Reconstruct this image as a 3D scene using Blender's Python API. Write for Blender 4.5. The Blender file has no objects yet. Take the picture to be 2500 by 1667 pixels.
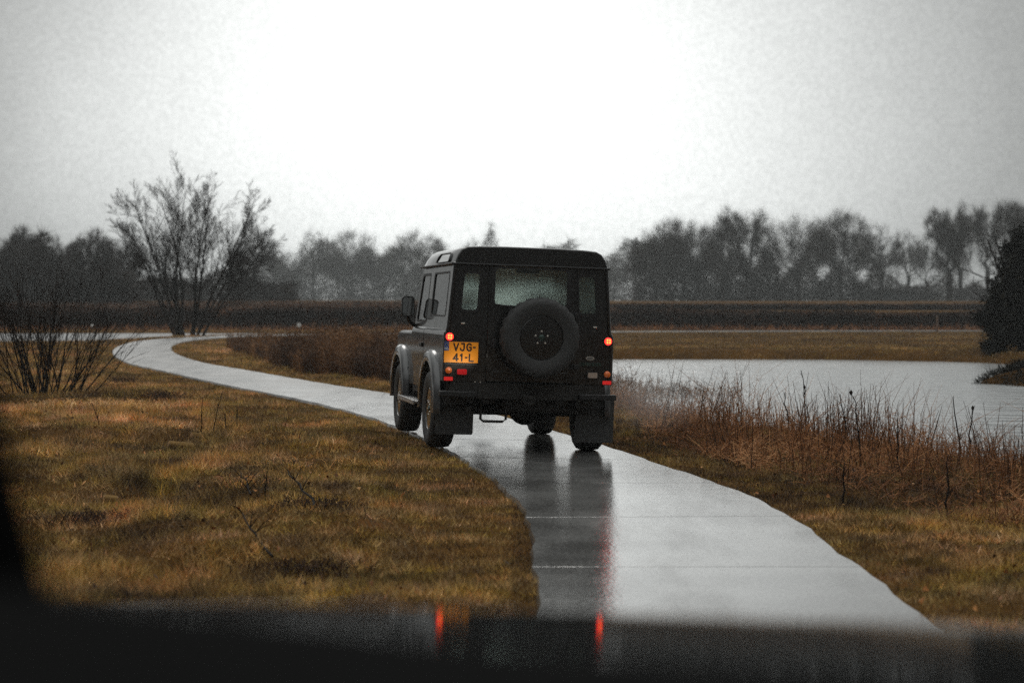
import bpy, math, random
import numpy as np
from mathutils import Vector, Matrix
R = math.radians
scene = bpy.context.scene
COL = scene.collection
rng = np.random.default_rng(11)

# ------------------------------------------------------------------ camera
CAM_H = 1.484
cam = bpy.data.cameras.new('camera')
cam_ob = bpy.data.objects.new('camera', cam)
COL.objects.link(cam_ob)
cam.sensor_width = 36.0
cam.lens = 64.8
cam.clip_start = 0.05
cam.clip_end = 4000
cam_ob.location = (0, 0, CAM_H)
cam_ob.rotation_euler = (R(90 - 1.165), 0, 0)
cam.dof.use_dof = True
cam.dof.focus_distance = 18.0
cam.dof.aperture_fstop = 2.3
scene.camera = cam_ob

# ------------------------------------------------------------------ world, sun, exposure
SUN_EL, SUN_AZ = 38.0, -8.0          # degrees; azimuth from +Y, positive to the right
w = bpy.data.worlds.new("World")
scene.world = w
w.use_nodes = True
nt = w.node_tree
nt.nodes.clear()
N = nt.nodes.new
L = nt.links.new
wout = N('ShaderNodeOutputWorld')
sky = N('ShaderNodeTexSky')
sky.sky_type = 'NISHITA'
sky.sun_disc = False
sky.sun_elevation = R(SUN_EL)
sky.sun_rotation = R(SUN_AZ)
sky.air_density = 2.0
sky.dust_density = 6.0
hs = N('ShaderNodeHueSaturation')
hs.inputs['Saturation'].default_value = 0.12
hs.inputs['Value'].default_value = 0.10
L(sky.outputs[0], hs.inputs['Color'])
bg1 = N('ShaderNodeBackground')
bg1.inputs['Strength'].default_value = 0.05
L(hs.outputs[0], bg1.inputs['Color'])
# cloud deck: brighter where the veiled light comes through, mottled by thin cloud
tc = N('ShaderNodeTexCoord')
dotn = N('ShaderNodeVectorMath'); dotn.operation = 'DOT_PRODUCT'
nrm = N('ShaderNodeVectorMath'); nrm.operation = 'NORMALIZE'
L(tc.outputs['Generated'], nrm.inputs[0])
ge, ga = R(4.6), R(-0.8)
dotn.inputs[1].default_value = (math.sin(ga) * math.cos(ge), math.cos(ga) * math.cos(ge), math.sin(ge))
L(nrm.outputs[0], dotn.inputs[0])
acos = N('ShaderNodeMath'); acos.operation = 'ARCCOSINE'
L(dotn.outputs['Value'], acos.inputs[0])
nz = N('ShaderNodeTexNoise')
nz.inputs['Scale'].default_value = 5.0
nz.inputs['Detail'].default_value = 5.0
L(nrm.outputs[0], nz.inputs['Vector'])
wob = N('ShaderNodeMath'); wob.operation = 'MULTIPLY_ADD'
wob.inputs[1].default_value = 0.10
L(nz.outputs['Fac'], wob.inputs[0])
L(acos.outputs[0], wob.inputs[2])
mr = N('ShaderNodeMapRange'); mr.interpolation_type = 'SMOOTHSTEP'
mr.inputs['From Min'].default_value = 0.10
mr.inputs['From Max'].default_value = 0.36
mr.inputs['To Min'].default_value = 1.25
mr.inputs['To Max'].default_value = 0.34
L(wob.outputs[0], mr.inputs['Value'])
nz2 = N('ShaderNodeTexNoise')
nz2.inputs['Scale'].default_value = 380.0
nz2.inputs['Detail'].default_value = 3.0
L(nrm.outputs[0], nz2.inputs['Vector'])
mot = N('ShaderNodeMapRange')
mot.inputs['From Min'].default_value = 0.25
mot.inputs['From Max'].default_value = 0.75
mot.inputs['To Min'].default_value = 0.90
mot.inputs['To Max'].default_value = 1.10
L(nz2.outputs['Fac'], mot.inputs['Value'])
# an overcast deck is brightest overhead
sep = N('ShaderNodeSeparateXYZ')
L(nrm.outputs[0], sep.inputs[0])
zen = N('ShaderNodeMapRange'); zen.interpolation_type = 'SMOOTHSTEP'
zen.inputs['From Min'].default_value = 0.34
zen.inputs['From Max'].default_value = 0.80
zen.inputs['To Min'].default_value = 0.0
zen.inputs['To Max'].default_value = 0.95
L(sep.outputs['Z'], zen.inputs['Value'])
back = N('ShaderNodeMapRange'); back.interpolation_type = 'SMOOTHSTEP'
back.inputs['From Min'].default_value = 0.42
back.inputs['From Max'].default_value = 1.5
back.inputs['To Min'].default_value = 1.0
back.inputs['To Max'].default_value = 0.30
L(acos.outputs[0], back.inputs['Value'])
bm_ = N('ShaderNodeMath'); bm_.operation = 'MULTIPLY'
L(mr.outputs[0], bm_.inputs[0]); L(back.outputs[0], bm_.inputs[1])
sm = N('ShaderNodeMath'); sm.operation = 'ADD'
L(bm_.outputs[0], sm.inputs[0]); L(zen.outputs[0], sm.inputs[1])
mm = N('ShaderNodeMath'); mm.operation = 'MULTIPLY'
L(sm.outputs[0], mm.inputs[0]); L(mot.outputs[0], mm.inputs[1])
bg2 = N('ShaderNodeBackground')
bg2.inputs['Color'].default_value = (0.97, 1.0, 0.985, 1)
L(mm.outputs[0], bg2.inputs['Strength'])
add = N('ShaderNodeAddShader')
L(bg1.outputs[0], add.inputs[0]); L(bg2.outputs[0], add.inputs[1])
L(add.outputs[0], wout.inputs['Surface'])

sun = bpy.data.lights.new('sun', 'SUN')
sun.energy = 0.5
sun.angle = R(25)
sun.color = (1.0, 0.96, 0.9)
sun_ob = bpy.data.objects.new('sun', sun)
COL.objects.link(sun_ob)
sd = Vector((math.sin(R(SUN_AZ)) * math.cos(R(SUN_EL)), math.cos(R(SUN_AZ)) * math.cos(R(SUN_EL)), math.sin(R(SUN_EL))))
sun_ob.rotation_euler = (-sd).to_track_quat('-Z', 'Y').to_euler()
sun_ob.location = sd * 60

scene.view_settings.view_transform = 'Standard'
scene.view_settings.look = 'None'
scene.view_settings.exposure = 0.0
scene.view_settings.gamma = 1.0
scene.view_settings.use_curve_mapping = False
scene.render.engine = 'CYCLES'
scene.cycles.use_denoising = False
scene.cycles.max_bounces = 8
scene.cycles.transparent_max_bounces = 16
scene.cycles.volume_bounces = 0
scene.cycles.sample_clamp_indirect = 3.0
scene.cycles.caustics_reflective = False
scene.cycles.caustics_refractive = False

# ------------------------------------------------------------------ helpers
def tag(o, label=None, cat=None, group=None, kind=None):
    for k, v in (('label', label), ('category', cat), ('group', group), ('kind', kind)):
        if v:
            o[k] = v
    return o

def empty(name, loc=(0, 0, 0), rot=(0, 0, 0)):
    o = bpy.data.objects.new(name, None)
    COL.objects.link(o)
    o.location = loc
    o.rotation_euler = rot
    o.empty_display_size = 0.2
    return o

def link(name, me, m, parent=None, loc=(0, 0, 0), rot=(0, 0, 0)):
    o = bpy.data.objects.new(name, me)
    COL.objects.link(o)
    if m is not None and not me.materials:
        me.materials.append(m)
    if parent is not None:
        o.parent = parent
    o.location = loc
    o.rotation_euler = rot
    return o

def np_mesh(name, verts, faces, tint=None, smooth=False):
    """faces: (n,k) array with a fixed k"""
    verts = np.asarray(verts, np.float32)
    faces = np.asarray(faces, np.int32)
    me = bpy.data.meshes.new(name)
    n, k = faces.shape
    me.vertices.add(len(verts))
    me.vertices.foreach_set('co', verts.ravel())
    me.loops.add(n * k)
    me.loops.foreach_set('vertex_index', faces.ravel())
    me.polygons.add(n)
    me.polygons.foreach_set('loop_start', np.arange(0, n * k, k, dtype=np.int32))
    me.polygons.foreach_set('loop_total', np.full(n, k, np.int32))
    me.polygons.foreach_set('use_smooth', np.full(n, bool(smooth)))
    me.update(calc_edges=True)
    if tint is not None:
        a = me.attributes.new('tint', 'FLOAT', 'FACE')
        a.data.foreach_set('value', np.asarray(tint, np.float32))
    return me

def segs_mesh(name, segs, sides=3, tint=None):
    """segs: (n,8) p0 p1 r0 r1 -> tapered prisms"""
    s = np.asarray(segs, np.float64)
    p0, p1, r0, r1 = s[:, 0:3], s[:, 3:6], s[:, 6], s[:, 7]
    d = p1 - p0
    d /= np.maximum(np.linalg.norm(d, axis=1, keepdims=True), 1e-9)
    ref = np.where(np.abs(d[:, 2:3]) > 0.9, np.array([[1., 0, 0]]), np.array([[0, 0, 1.]]))
    a = np.cross(d, ref); a /= np.linalg.norm(a, axis=1, keepdims=True)
    b = np.cross(d, a)
    ang = np.arange(sides) * 2 * np.pi / sides
    ca, sa = np.cos(ang), np.sin(ang)
    off = a[:, None, :] * ca[None, :, None] + b[:, None, :] * sa[None, :, None]
    v0 = p0[:, None, :] + off * r0[:, None, None]
    v1 = p1[:, None, :] + off * r1[:, None, None]
    V = np.concatenate([v0, v1], 1).reshape(-1, 3)
    n = len(s)
    base = (np.arange(n) * 2 * sides)[:, None, None]
    i = np.arange(sides); j = (i + 1) % sides
    q = np.stack([i, j, j + sides, i + sides], 1)[None]
    F = (base + q).reshape(-1, 4)
    t = None if tint is None else np.repeat(np.asarray(tint), sides)
    return np_mesh(name, V, F, t, smooth=True)

def slivers_mesh(name, p, tip, wdt, tint=None, wide_dir=None, seed=0):
    """thin triangles from p to tip"""
    g = np.random.default_rng(seed)
    d = tip - p
    if wide_dir is None:
        rnd = g.normal(size=p.shape)
    else:
        rnd = wide_dir
    s = np.cross(d, rnd); s /= np.maximum(np.linalg.norm(s, axis=1, keepdims=True), 1e-9)
    s *= (np.asarray(wdt) * 0.5)[:, None]
    V = np.stack([p - s, p + s, tip], 1).reshape(-1, 3)
    F = np.arange(len(p) * 3).reshape(-1, 3)
    return np_mesh(name, V, F, tint)

class MB:
    def __init__(self):
        self.v, self.f = [], []
    def _add(self, vs, fs):
        o = len(self.v)
        self.v += [tuple(map(float, p)) for p in vs]
        self.f += [tuple(i + o for i in q) for q in fs]
        return self
    def box(self, x0, x1, y0, y1, z0, z1):
        vs = [(x, y, z) for z in (z0, z1) for y in (y0, y1) for x in (x0, x1)]
        return self._add(vs, [(0, 2, 3, 1), (4, 5, 7, 6), (0, 1, 5, 4), (2, 6, 7, 3), (0, 4, 6, 2), (1, 3, 7, 5)])
    def prism(self, poly, axis, a, b):
        """poly: 2D points in the plane normal to axis, extruded from a to b"""
        def P(p, t):
            return {'x': (t, p[0], p[1]), 'y': (p[0], t, p[1]), 'z': (p[0], p[1], t)}[axis]
        n = len(poly)
        vs = [P(p, a) for p in poly] + [P(p, b) for p in poly]
        fs = [tuple(range(n))[::-1], tuple(range(n, 2 * n))] + [(i, (i + 1) % n, (i + 1) % n + n, i + n) for i in range(n)]
        return self._add(vs, fs)
    def ring(self, outer, inner, axis, a, b):
        def P(p, t):
            return {'x': (t, p[0], p[1]), 'y': (p[0], t, p[1]), 'z': (p[0], p[1], t)}[axis]
        n = len(outer)
        vs = [P(p, t) for t in (a, b) for q in (outer, inner) for p in q]
        fs = []
        for i in range(n):
            j = (i + 1) % n
            fs += [(i, i + n, j + n, j), (i + 2 * n, j + 2 * n, j + 3 * n, i + 3 * n),
                   (i, j, j + 2 * n, i + 2 * n), (i + n, i + 3 * n, j + 3 * n, j + n)]
        return self._add(vs, fs)
    def lathe(self, prof, axis, c=(0, 0, 0), n=32, rmod=None):
        """prof: [(t along axis, radius)]"""
        vs = []
        for (t, r) in prof:
            for k in range(n):
                a = 2 * math.pi * k / n
                rr = r if rmod is None else rmod(t, r, k)
                u, q = rr * math.cos(a), rr * math.sin(a)
                p = {'x': (t, u, q), 'y': (u, t, q), 'z': (u, q, t)}[axis]
                vs.append((p[0] + c[0], p[1] + c[1], p[2] + c[2]))
        fs = []
        for i in range(len(prof) - 1):
            for k in range(n):
                k2 = (k + 1) % n
                fs.append((i * n + k, i * n + k2, (i + 1) * n + k2, (i + 1) * n + k))
        m = len(prof) - 1
        if prof[0][1] > 1e-6: fs.append(tuple(range(n))[::-1])
        if prof[-1][1] > 1e-6: fs.append(tuple(m * n + k for k in range(n)))
        return self._add(vs, fs)
    def tube(self, pts, r, n=8):
        pts = [Vector(p) for p in pts]
        vs, fs = [], []
        for i, p in enumerate(pts):
            d = (pts[min(i + 1, len(pts) - 1)] - pts[max(i - 1, 0)]).normalized()
            ref = Vector((0, 0, 1)) if abs(d.z) < 0.9 else Vector((1, 0, 0))
            a = d.cross(ref).normalized(); b = d.cross(a)
            rr = r[i] if isinstance(r, (list, tuple)) else r
            for k in range(n):
                t = 2 * math.pi * k / n
                vs.append(p + (a * math.cos(t) + b * math.sin(t)) * rr)
        for i in range(len(pts) - 1):
            for k in range(n):
                k2 = (k + 1) % n
                fs.append((i * n + k, i * n + k2, (i + 1) * n + k2, (i + 1) * n + k))
        fs.append(tuple(range(n))[::-1]); fs.append(tuple((len(pts) - 1) * n + k for k in range(n)))
        return self._add(vs, fs)
    def loft(self, sections, closed=False, caps=False):
        n = len(sections[0])
        vs = [p for s in sections for p in s]
        fs = []
        for i in range(len(sections) - 1):
            for k in range(n if closed else n - 1):
                k2 = (k + 1) % n
                fs.append((i * n + k, i * n + k2, (i + 1) * n + k2, (i + 1) * n + k))
        if caps:
            fs.append(tuple(range(n))[::-1]); fs.append(tuple((len(sections) - 1) * n + k for k in range(n)))
        return self._add(vs, fs)
    def panel(self, us, vs_, holes, P, thick):
        """grid panel with holes; P(u,v,t) maps to 3D, t in {0,thick}"""
        nu, nv = len(us), len(vs_)
        solid = {(i, j) for i in range(nu - 1) for j in range(nv - 1)} - set(holes)
        idx, V, Fs = {}, [], []
        def vid(i, j, s):
            if (i, j, s) not in idx:
                idx[(i, j, s)] = len(V); V.append(P(us[i], vs_[j], thick if s else 0.0))
            return idx[(i, j, s)]
        for (i, j) in solid:
            Fs.append((vid(i, j, 0), vid(i + 1, j, 0), vid(i + 1, j + 1, 0), vid(i, j + 1, 0)))
            Fs.append((vid(i, j, 1), vid(i, j + 1, 1), vid(i + 1, j + 1, 1), vid(i + 1, j, 1)))
            for (di, dj, a, b) in ((-1, 0, (i, j), (i, j + 1)), (1, 0, (i + 1, j + 1), (i + 1, j)), (0, -1, (i + 1, j), (i, j)), (0, 1, (i, j + 1), (i + 1, j + 1))):
                if (i + di, j + dj) not in solid:
                    Fs.append((vid(*a, 0), vid(*b, 0), vid(*b, 1), vid(*a, 1)))
        return self._add(V, Fs)
    def build(self, name, m, parent=None, smooth=40, bevel=0, loc=(0, 0, 0), rot=(0, 0, 0), segs=2):
        me = bpy.data.meshes.new(name)
        me.from_pydata(self.v, [], self.f)
        me.update()
        import bmesh
        bm = bmesh.new(); bm.from_mesh(me)
        bmesh.ops.recalc_face_normals(bm, faces=bm.faces)
        bm.to_mesh(me); bm.free()
        if smooth:
            me.shade_smooth()
            me.set_sharp_from_angle(angle=R(smooth))
        o = link(name, me, m, parent, loc, rot)
        if bevel:
            md = o.modifiers.new('bevel', 'BEVEL')
            md.width = bevel; md.segments = segs; md.limit_method = 'ANGLE'; md.angle_limit = R(35)
        return o

def rrect(x0, x1, z0, z1, r, n=5):
    pts = []
    for (cx, cz, a0) in ((x1 - r, z1 - r, 0), (x0 + r, z1 - r, 90), (x0 + r, z0 + r, 180), (x1 - r, z0 + r, 270)):
        for k in range(n + 1):
            a = R(a0 + 90 * k / n)
            pts.append((cx + r * math.cos(a), cz + r * math.sin(a)))
    return pts

def quad_rr(pts, r, n=4):
    """rounded convex polygon"""
    out = []
    m = len(pts)
    for i in range(m):
        p = Vector(pts[i]); a = Vector(pts[i - 1]); b = Vector(pts[(i + 1) % m])
        u = (a - p).normalized() * r; v = (b - p).normalized() * r
        for k in range(n + 1):
            t = k / n
            q = (1 - t) ** 2 * (p + u) + 2 * t * (1 - t) * p + t * t * (p + v)
            out.append((q.x, q.y))
    return out

# ------------------------------------------------------------------ materials
MATS = {}
def mat(name, color, rough=0.5, metal=0.0, coat=0.0, spec=0.5, emit=None, estr=0.0, noise=0.0, nscale=20.0, bump=0.0, bscale=80.0, rnoise=0.0):
    m = bpy.data.materials.new(name); m.use_nodes = True
    t = m.node_tree; b = t.nodes['Principled BSDF']
    c = (*color, 1)
    b.inputs['Base Color'].default_value = c
    b.inputs['Roughness'].default_value = rough
    b.inputs['Metallic'].default_value = metal
    b.inputs['Coat Weight'].default_value = coat
    b.inputs['Coat Roughness'].default_value = 0.06
    b.inputs['Specular IOR Level'].default_value = spec
    if emit:
        b.inputs['Emission Color'].default_value = (*emit, 1)
        b.inputs['Emission Strength'].default_value = estr
    co = t.nodes.new('ShaderNodeTexCoord')
    if noise or rnoise:
        nn = t.nodes.new('ShaderNodeTexNoise'); nn.inputs['Scale'].default_value = nscale; nn.inputs['Detail'].default_value = 5
        t.links.new(co.outputs['Object'], nn.inputs['Vector'])
        if noise:
            mx = t.nodes.new('ShaderNodeMix'); mx.data_type = 'RGBA'
            mx.inputs[6].default_value = tuple(x * (1 - noise) for x in color) + (1,)
            mx.inputs[7].default_value = tuple(min(1, x * (1 + noise)) for x in color) + (1,)
            t.links.new(nn.outputs['Fac'], mx.inputs[0])
            t.links.new(mx.outputs[2], b.inputs['Base Color'])
        if rnoise:
            r_ = t.nodes.new('ShaderNodeMapRange')
            r_.inputs['From Min'].default_value = .3; r_.inputs['From Max'].default_value = .7
            r_.inputs['To Min'].default_value = max(0.02, rough - rnoise); r_.inputs['To Max'].default_value = rough + rnoise
            t.links.new(nn.outputs['Fac'], r_.inputs['Value'])
            t.links.new(r_.outputs[0], b.inputs['Roughness'])
    if bump:
        n2 = t.nodes.new('ShaderNodeTexNoise'); n2.inputs['Scale'].default_value = bscale; n2.inputs['Detail'].default_value = 4
        t.links.new(co.outputs['Object'], n2.inputs['Vector'])
        bp = t.nodes.new('ShaderNodeBump'); bp.inputs['Strength'].default_value = bump; bp.inputs['Distance'].default_value = 0.01
        t.links.new(n2.outputs['Fac'], bp.inputs['Height'])
        t.links.new(bp.outputs[0], b.inputs['Normal'])
    MATS[name] = m
    return m

def ramp_mat(name, stops, rough=0.6, spec=0.3, trans=0.0):
    """colour from the per-face 'tint' of the piece itself"""
    m = bpy.data.materials.new(name); m.use_nodes = True
    t = m.node_tree; b = t.nodes['Principled BSDF']
    at = t.nodes.new('ShaderNodeAttribute'); at.attribute_name = 'tint'
    rp = t.nodes.new('ShaderNodeValToRGB')
    els = rp.color_ramp.elements
    while len(els) < len(stops): els.new(0.5)
    for e, (p, c) in zip(els, stops):
        e.position = p; e.color = (*c, 1)
    t.links.new(at.outputs['Fac'], rp.inputs[0])
    t.links.new(rp.outputs[0], b.inputs['Base Color'])
    b.inputs['Roughness'].default_value = rough
    b.inputs['Specular IOR Level'].default_value = spec
    MATS[name] = m
    return m

def glass_mat(name, tint, rough=0.02, tnoise=0.0):
    m = bpy.data.materials.new(name); m.use_nodes = True
    t = m.node_tree; t.nodes.clear()
    o = t.nodes.new('ShaderNodeOutputMaterial')
    tr = t.nodes.new('ShaderNodeBsdfTransparent'); tr.inputs[0].default_value = (*tint, 1)
    gl = t.nodes.new('ShaderNodeBsdfGlossy'); gl.inputs['Roughness'].default_value = rough
    fr = t.nodes.new('ShaderNodeFresnel'); fr.inputs['IOR'].default_value = 1.5
    mx = t.nodes.new('ShaderNodeMixShader')
    t.links.new(fr.outputs[0], mx.inputs[0]); t.links.new(tr.outputs[0], mx.inputs[1]); t.links.new(gl.outputs[0], mx.inputs[2])
    t.links.new(mx.outputs[0], o.inputs[0])
    MATS[name] = m
    return m

paint = mat('black_car_paint', (0.003, 0.003, 0.0032), 0.42, coat=.6, spec=.40, rnoise=0.08, nscale=6)
def add_dirt(m, col, z0, z1, amount):
    t = m.node_tree; b = t.nodes['Principled BSDF']
    co = t.nodes.new('ShaderNodeTexCoord')
    n = t.nodes.new('ShaderNodeTexNoise'); n.inputs['Scale'].default_value = 9; n.inputs['Detail'].default_value = 9; n.inputs['Roughness'].default_value = .7
    t.links.new(co.outputs['Object'], n.inputs['Vector'])
    sx = t.nodes.new('ShaderNodeSeparateXYZ'); t.links.new(co.outputs['Object'], sx.inputs[0])
    zr = t.nodes.new('ShaderNodeMapRange'); zr.inputs['From Min'].default_value = z0; zr.inputs['From Max'].default_value = z1
    zr.inputs['To Min'].default_value = amount; zr.inputs['To Max'].default_value = amount * .12
    t.links.new(sx.outputs['Z'], zr.inputs['Value'])
    nr = t.nodes.new('ShaderNodeMapRange'); nr.inputs['From Min'].default_value = .42; nr.inputs['From Max'].default_value = .72
    t.links.new(n.outputs['Fac'], nr.inputs['Value'])
    mu = t.nodes.new('ShaderNodeMath'); mu.operation = 'MULTIPLY'
    t.links.new(zr.outputs[0], mu.inputs[0]); t.links.new(nr.outputs[0], mu.inputs[1])
    mx = t.nodes.new('ShaderNodeMix'); mx.data_type = 'RGBA'
    mx.inputs[6].default_value = b.inputs['Base Color'].default_value; mx.inputs[7].default_value = (*col, 1)
    t.links.new(mu.outputs[0], mx.inputs[0]); t.links.new(mx.outputs[2], b.inputs['Base Color'])
add_dirt(paint, (.045, .037, .03), .6, 1.5, .8)
plastic = mat('black_plastic', (0.012, 0.012, 0.013), 0.5)
arch_m = mat('grey_moulding', (0.03, 0.03, 0.031), 0.25, coat=0.8)
rubber = mat('tyre_rubber', (0.045, 0.045, 0.045), 0.6, spec=.25, bump=0.3, bscale=60)
flap_m = mat('mudflap_rubber', (0.042, 0.042, 0.042), 0.6, noise=0.3, nscale=9)
rim_m = mat('black_alloy', (0.010, 0.010, 0.010), 0.25, metal=0.3, coat=0.8)
steel = mat('wet_steel', (0.62, 0.58, 0.52), 0.45, metal=0.6)
alu = mat('chequer_aluminium', (0.5, 0.5, 0.5), 0.3, metal=1.0, bump=0.4, bscale=120)
chassis = mat('dirty_chassis', (0.016, 0.014, 0.012), 0.7, noise=0.4)
inter = mat('dark_interior', (0.01, 0.01, 0.011), 0.8)
seat_m = mat('seat_fabric', (0.02, 0.02, 0.022), 0.9)
rearglass = glass_mat('fogged_wet_glass', (0.80, 0.88, 0.84))
_t = rearglass.node_tree
_rf = _t.nodes.new('ShaderNodeBsdfRefraction'); _rf.inputs['Color'].default_value = (0.92, 1.0, 0.96, 1)
_rf.inputs['Roughness'].default_value = 0.55; _rf.inputs['IOR'].default_value = 1.25
_mx = _t.nodes.new('ShaderNodeMixShader'); _no = _t.nodes.new('ShaderNodeTexNoise'); _no.inputs['Scale'].default_value = 9
_co = _t.nodes.new('ShaderNodeTexCoord'); _mr = _t.nodes.new('ShaderNodeMapRange')
_mr.inputs['To Min'].default_value = .35; _mr.inputs['To Max'].default_value = .9
_t.links.new(_co.outputs['Object'], _no.inputs['Vector']); _t.links.new(_no.outputs['Fac'], _mr.inputs['Value']); _t.links.new(_mr.outputs[0], _mx.inputs[0])
_old = [n for n in _t.nodes if n.type == 'BSDF_TRANSPARENT'][0]; _main = [n for n in _t.nodes if n.type == 'MIX_SHADER' and n != _mx][0]
_t.links.new(_old.outputs[0], _mx.inputs[1]); _t.links.new(_rf.outputs[0], _mx.inputs[2]); _t.links.new(_mx.outputs[0], _main.inputs[1])
sideglass = glass_mat('clear_glass', (0.84, 0.90, 0.87))
frontglass = glass_mat('windscreen_glass', (0.82, 0.87, 0.85))
mirror_m = mat('mirror_silver', (0.75, 0.78, 0.78), 0.05, metal=1.0)
plate_y = mat('plate_orange', (0.95, 0.33, 0.012), 0.45)
plate_k = mat('plate_ink', (0.01, 0.01, 0.012), 0.4)
plate_b = mat('plate_blue', (0.01, 0.05, 0.22), 0.4)
white_m = mat('white_print', (0.5, 0.5, 0.48), 0.4)
red_hot = mat('brake_lens_lit', (0.3, 0.01, 0.01), 0.2, emit=(1.0, 0.02, 0.015), estr=5.0)
led_hot = mat('brake_led_lit', (0.8, 0.3, 0.05), 0.2, emit=(1.0, 0.30, 0.04), estr=2.6)
red_lens = mat('red_lens', (0.75, 0.02, 0.02), 0.15, coat=1, emit=(1.0, 0.03, 0.03), estr=0.30)  # faint glow added to the reflector lenses
fog_lens = mat('fog_lens', (0.5, 0.01, 0.015), 0.15, coat=1, emit=(1.0, 0.02, 0.03), estr=0.12)
amber = mat('amber_lens', (0.95, 0.20, 0.03), 0.15, coat=1)
clear_lens = mat('clear_lens', (0.45, 0.36, 0.3), 0.15, coat=1)
green_m = mat('badge_green', (0.02, 0.07, 0.05), 0.3)
letter_m = mat('faint_letters', (0.05, 0.09, 0.075), 0.35, metal=0.4)
bark = mat('wet_bark', (0.022, 0.017, 0.014), 0.85, spec=.1, noise=0.45, nscale=8)
bark_far = mat('winter_bark', (0.022, 0.018, 0.016), 0.85, spec=.1, noise=0.4, nscale=3)
twig_m = ramp_mat('twigs', [(0, (0.014, 0.011, 0.010)), (0.6, (0.026, 0.019, 0.016)), (1, (0.05, 0.032, 0.025))], rough=0.8, spec=0.1)
willow_m = ramp_mat('willow_twigs', [(0, (0.010, 0.008, 0.007)), (0.7, (0.020, 0.014, 0.011)), (1, (0.05, 0.03, 0.018))], rough=0.8, spec=0.1)
ever_m = ramp_mat('dark_needles', [(0, (0.006, 0.006, 0.005)), (0.7, (0.010, 0.010, 0.008)), (1, (0.022, 0.017, 0.010))], rough=0.8, spec=0.1)
hedge_m = ramp_mat('hedge_leaves', [(0, (0.015, 0.008, 0.006)), (0.5, (0.050, 0.026, 0.016)), (0.8, (0.115, 0.056, 0.030)), (1, (0.23, 0.105, 0.050))], rough=0.85, spec=.1)
grass_m = ramp_mat('grass_blades', [(0, (0.030, 0.016, 0.008)), (0.2, (0.085, 0.050, 0.016)), (0.42, (0.22, 0.140, 0.034)), (0.66, (0.40, 0.220, 0.055)), (0.84, (0.52, 0.210, 0.06)), (1, (0.80, 0.52, 0.24))], rough=0.6, spec=0.12)
reed_m = ramp_mat('dead_reeds', [(0, (0.035, 0.019, 0.011)), (0.3, (0.15, 0.066, 0.028)), (0.65, (0.38, 0.165, 0.066)), (1, (0.70, 0.38, 0.18))], rough=0.65, spec=0.1)
bramble_m = ramp_mat('brown_weeds', [(0, (0.03, 0.017, 0.013)), (0.5, (0.085, 0.046, 0.027)), (0.85, (0.21, 0.105, 0.047)), (1, (0.36, 0.19, 0.08))], rough=0.7, spec=0.1)

# ------------------------------------------------------------------ ground plan
CL = np.array([(1.04, -6), (1.04, 2), (1.035, 8.5), (1.03, 11.0), (1.0, 13.0), (0.78, 15.2), (0.45, 17.2), (0.08, 19.3), (-0.42, 21.6), (-1.05, 24.2), (-1.85, 27.0), (-2.75, 29.6),
               (-3.65, 31.9), (-4.72, 34.8), (-6.65, 40.3), (-8.70, 46.2), (-10.75, 54.0), (-12.40, 62.0), (-13.6, 70.0), (-13.95, 75.5), (-13.5, 80.5), (-11.8, 85.5), (-8.2, 89.8), (-3.2, 93.5),
               (3.0, 96.8), (10, 99.2), (22, 101), (60, 103.5), (120, 106)], float)
def catmull(P, step):
    out = []
    for i in range(len(P) - 1):
        p0 = P[max(i - 1, 0)]; p1 = P[i]; p2 = P[i + 1]; p3 = P[min(i + 2, len(P) - 1)]
        n = max(2, int(np.linalg.norm(p2 - p1) / step))
        for k in range(n):
            t = k / n
            out.append(0.5 * ((2 * p1) + (-p0 + p2) * t + (2 * p0 - 5 * p1 + 4 * p2 - p3) * t * t + (-p0 + 3 * p1 - 3 * p2 + p3) * t ** 3))
    out.append(P[-1])
    return np.array(out)
CLs = catmull(CL, 0.15)
PATH_HW = 0.93

LAKE = np.array([(0.9, 40), (1.6, 32), (2.7, 26), (4.0, 22), (5.6, 18.8), (8.5, 16), (14, 12), (40, 4), (70, 20), (70, 60), (40, 57), (22, 55.5), (15.6, 55.6), (13.6, 58.8), (10.2, 60.6), (5.5, 61.2), (2.6, 60.4), (1.2, 56), (0.8, 48)], float)
ISLE = np.array([(10.7, 42.6), (12.4, 46.0), (16, 48), (24, 46), (24, 40), (12.6, 40.2), (11.4, 41.2)], float)
CANAL = np.array([(-90, 60), (-40, 68), (-21, 72.5), (-18.2, 75.5), (-17.3, 80), (-16.6, 87), (-12.5, 92.5), (-8.5, 96.0), (-6, 98.3), (-13, 99.0), (-40, 99.5), (-90, 100)], float)
LAKE_Z, CANAL_Z = -0.36, -0.10

def poly_sdf(P, x, y):
    """negative inside"""
    d = np.full(x.shape, 1e9); inside = np.zeros(x.shape, bool)
    n = len(P)
    for i in range(n):
        a, b = P[i], P[(i + 1) % n]
        e = b - a
        t = np.clip(((x - a[0]) * e[0] + (y - a[1]) * e[1]) / (e @ e), 0, 1)
        d = np.minimum(d, np.hypot(x - a[0] - t * e[0], y - a[1] - t * e[1]))
        c = ((a[1] > y) != (b[1] > y)) & (x < (b[0] - a[0]) * (y - a[1]) / (b[1] - a[1] + 1e-12) + a[0])
        inside ^= c
    return np.where(inside, -d, d)

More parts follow.
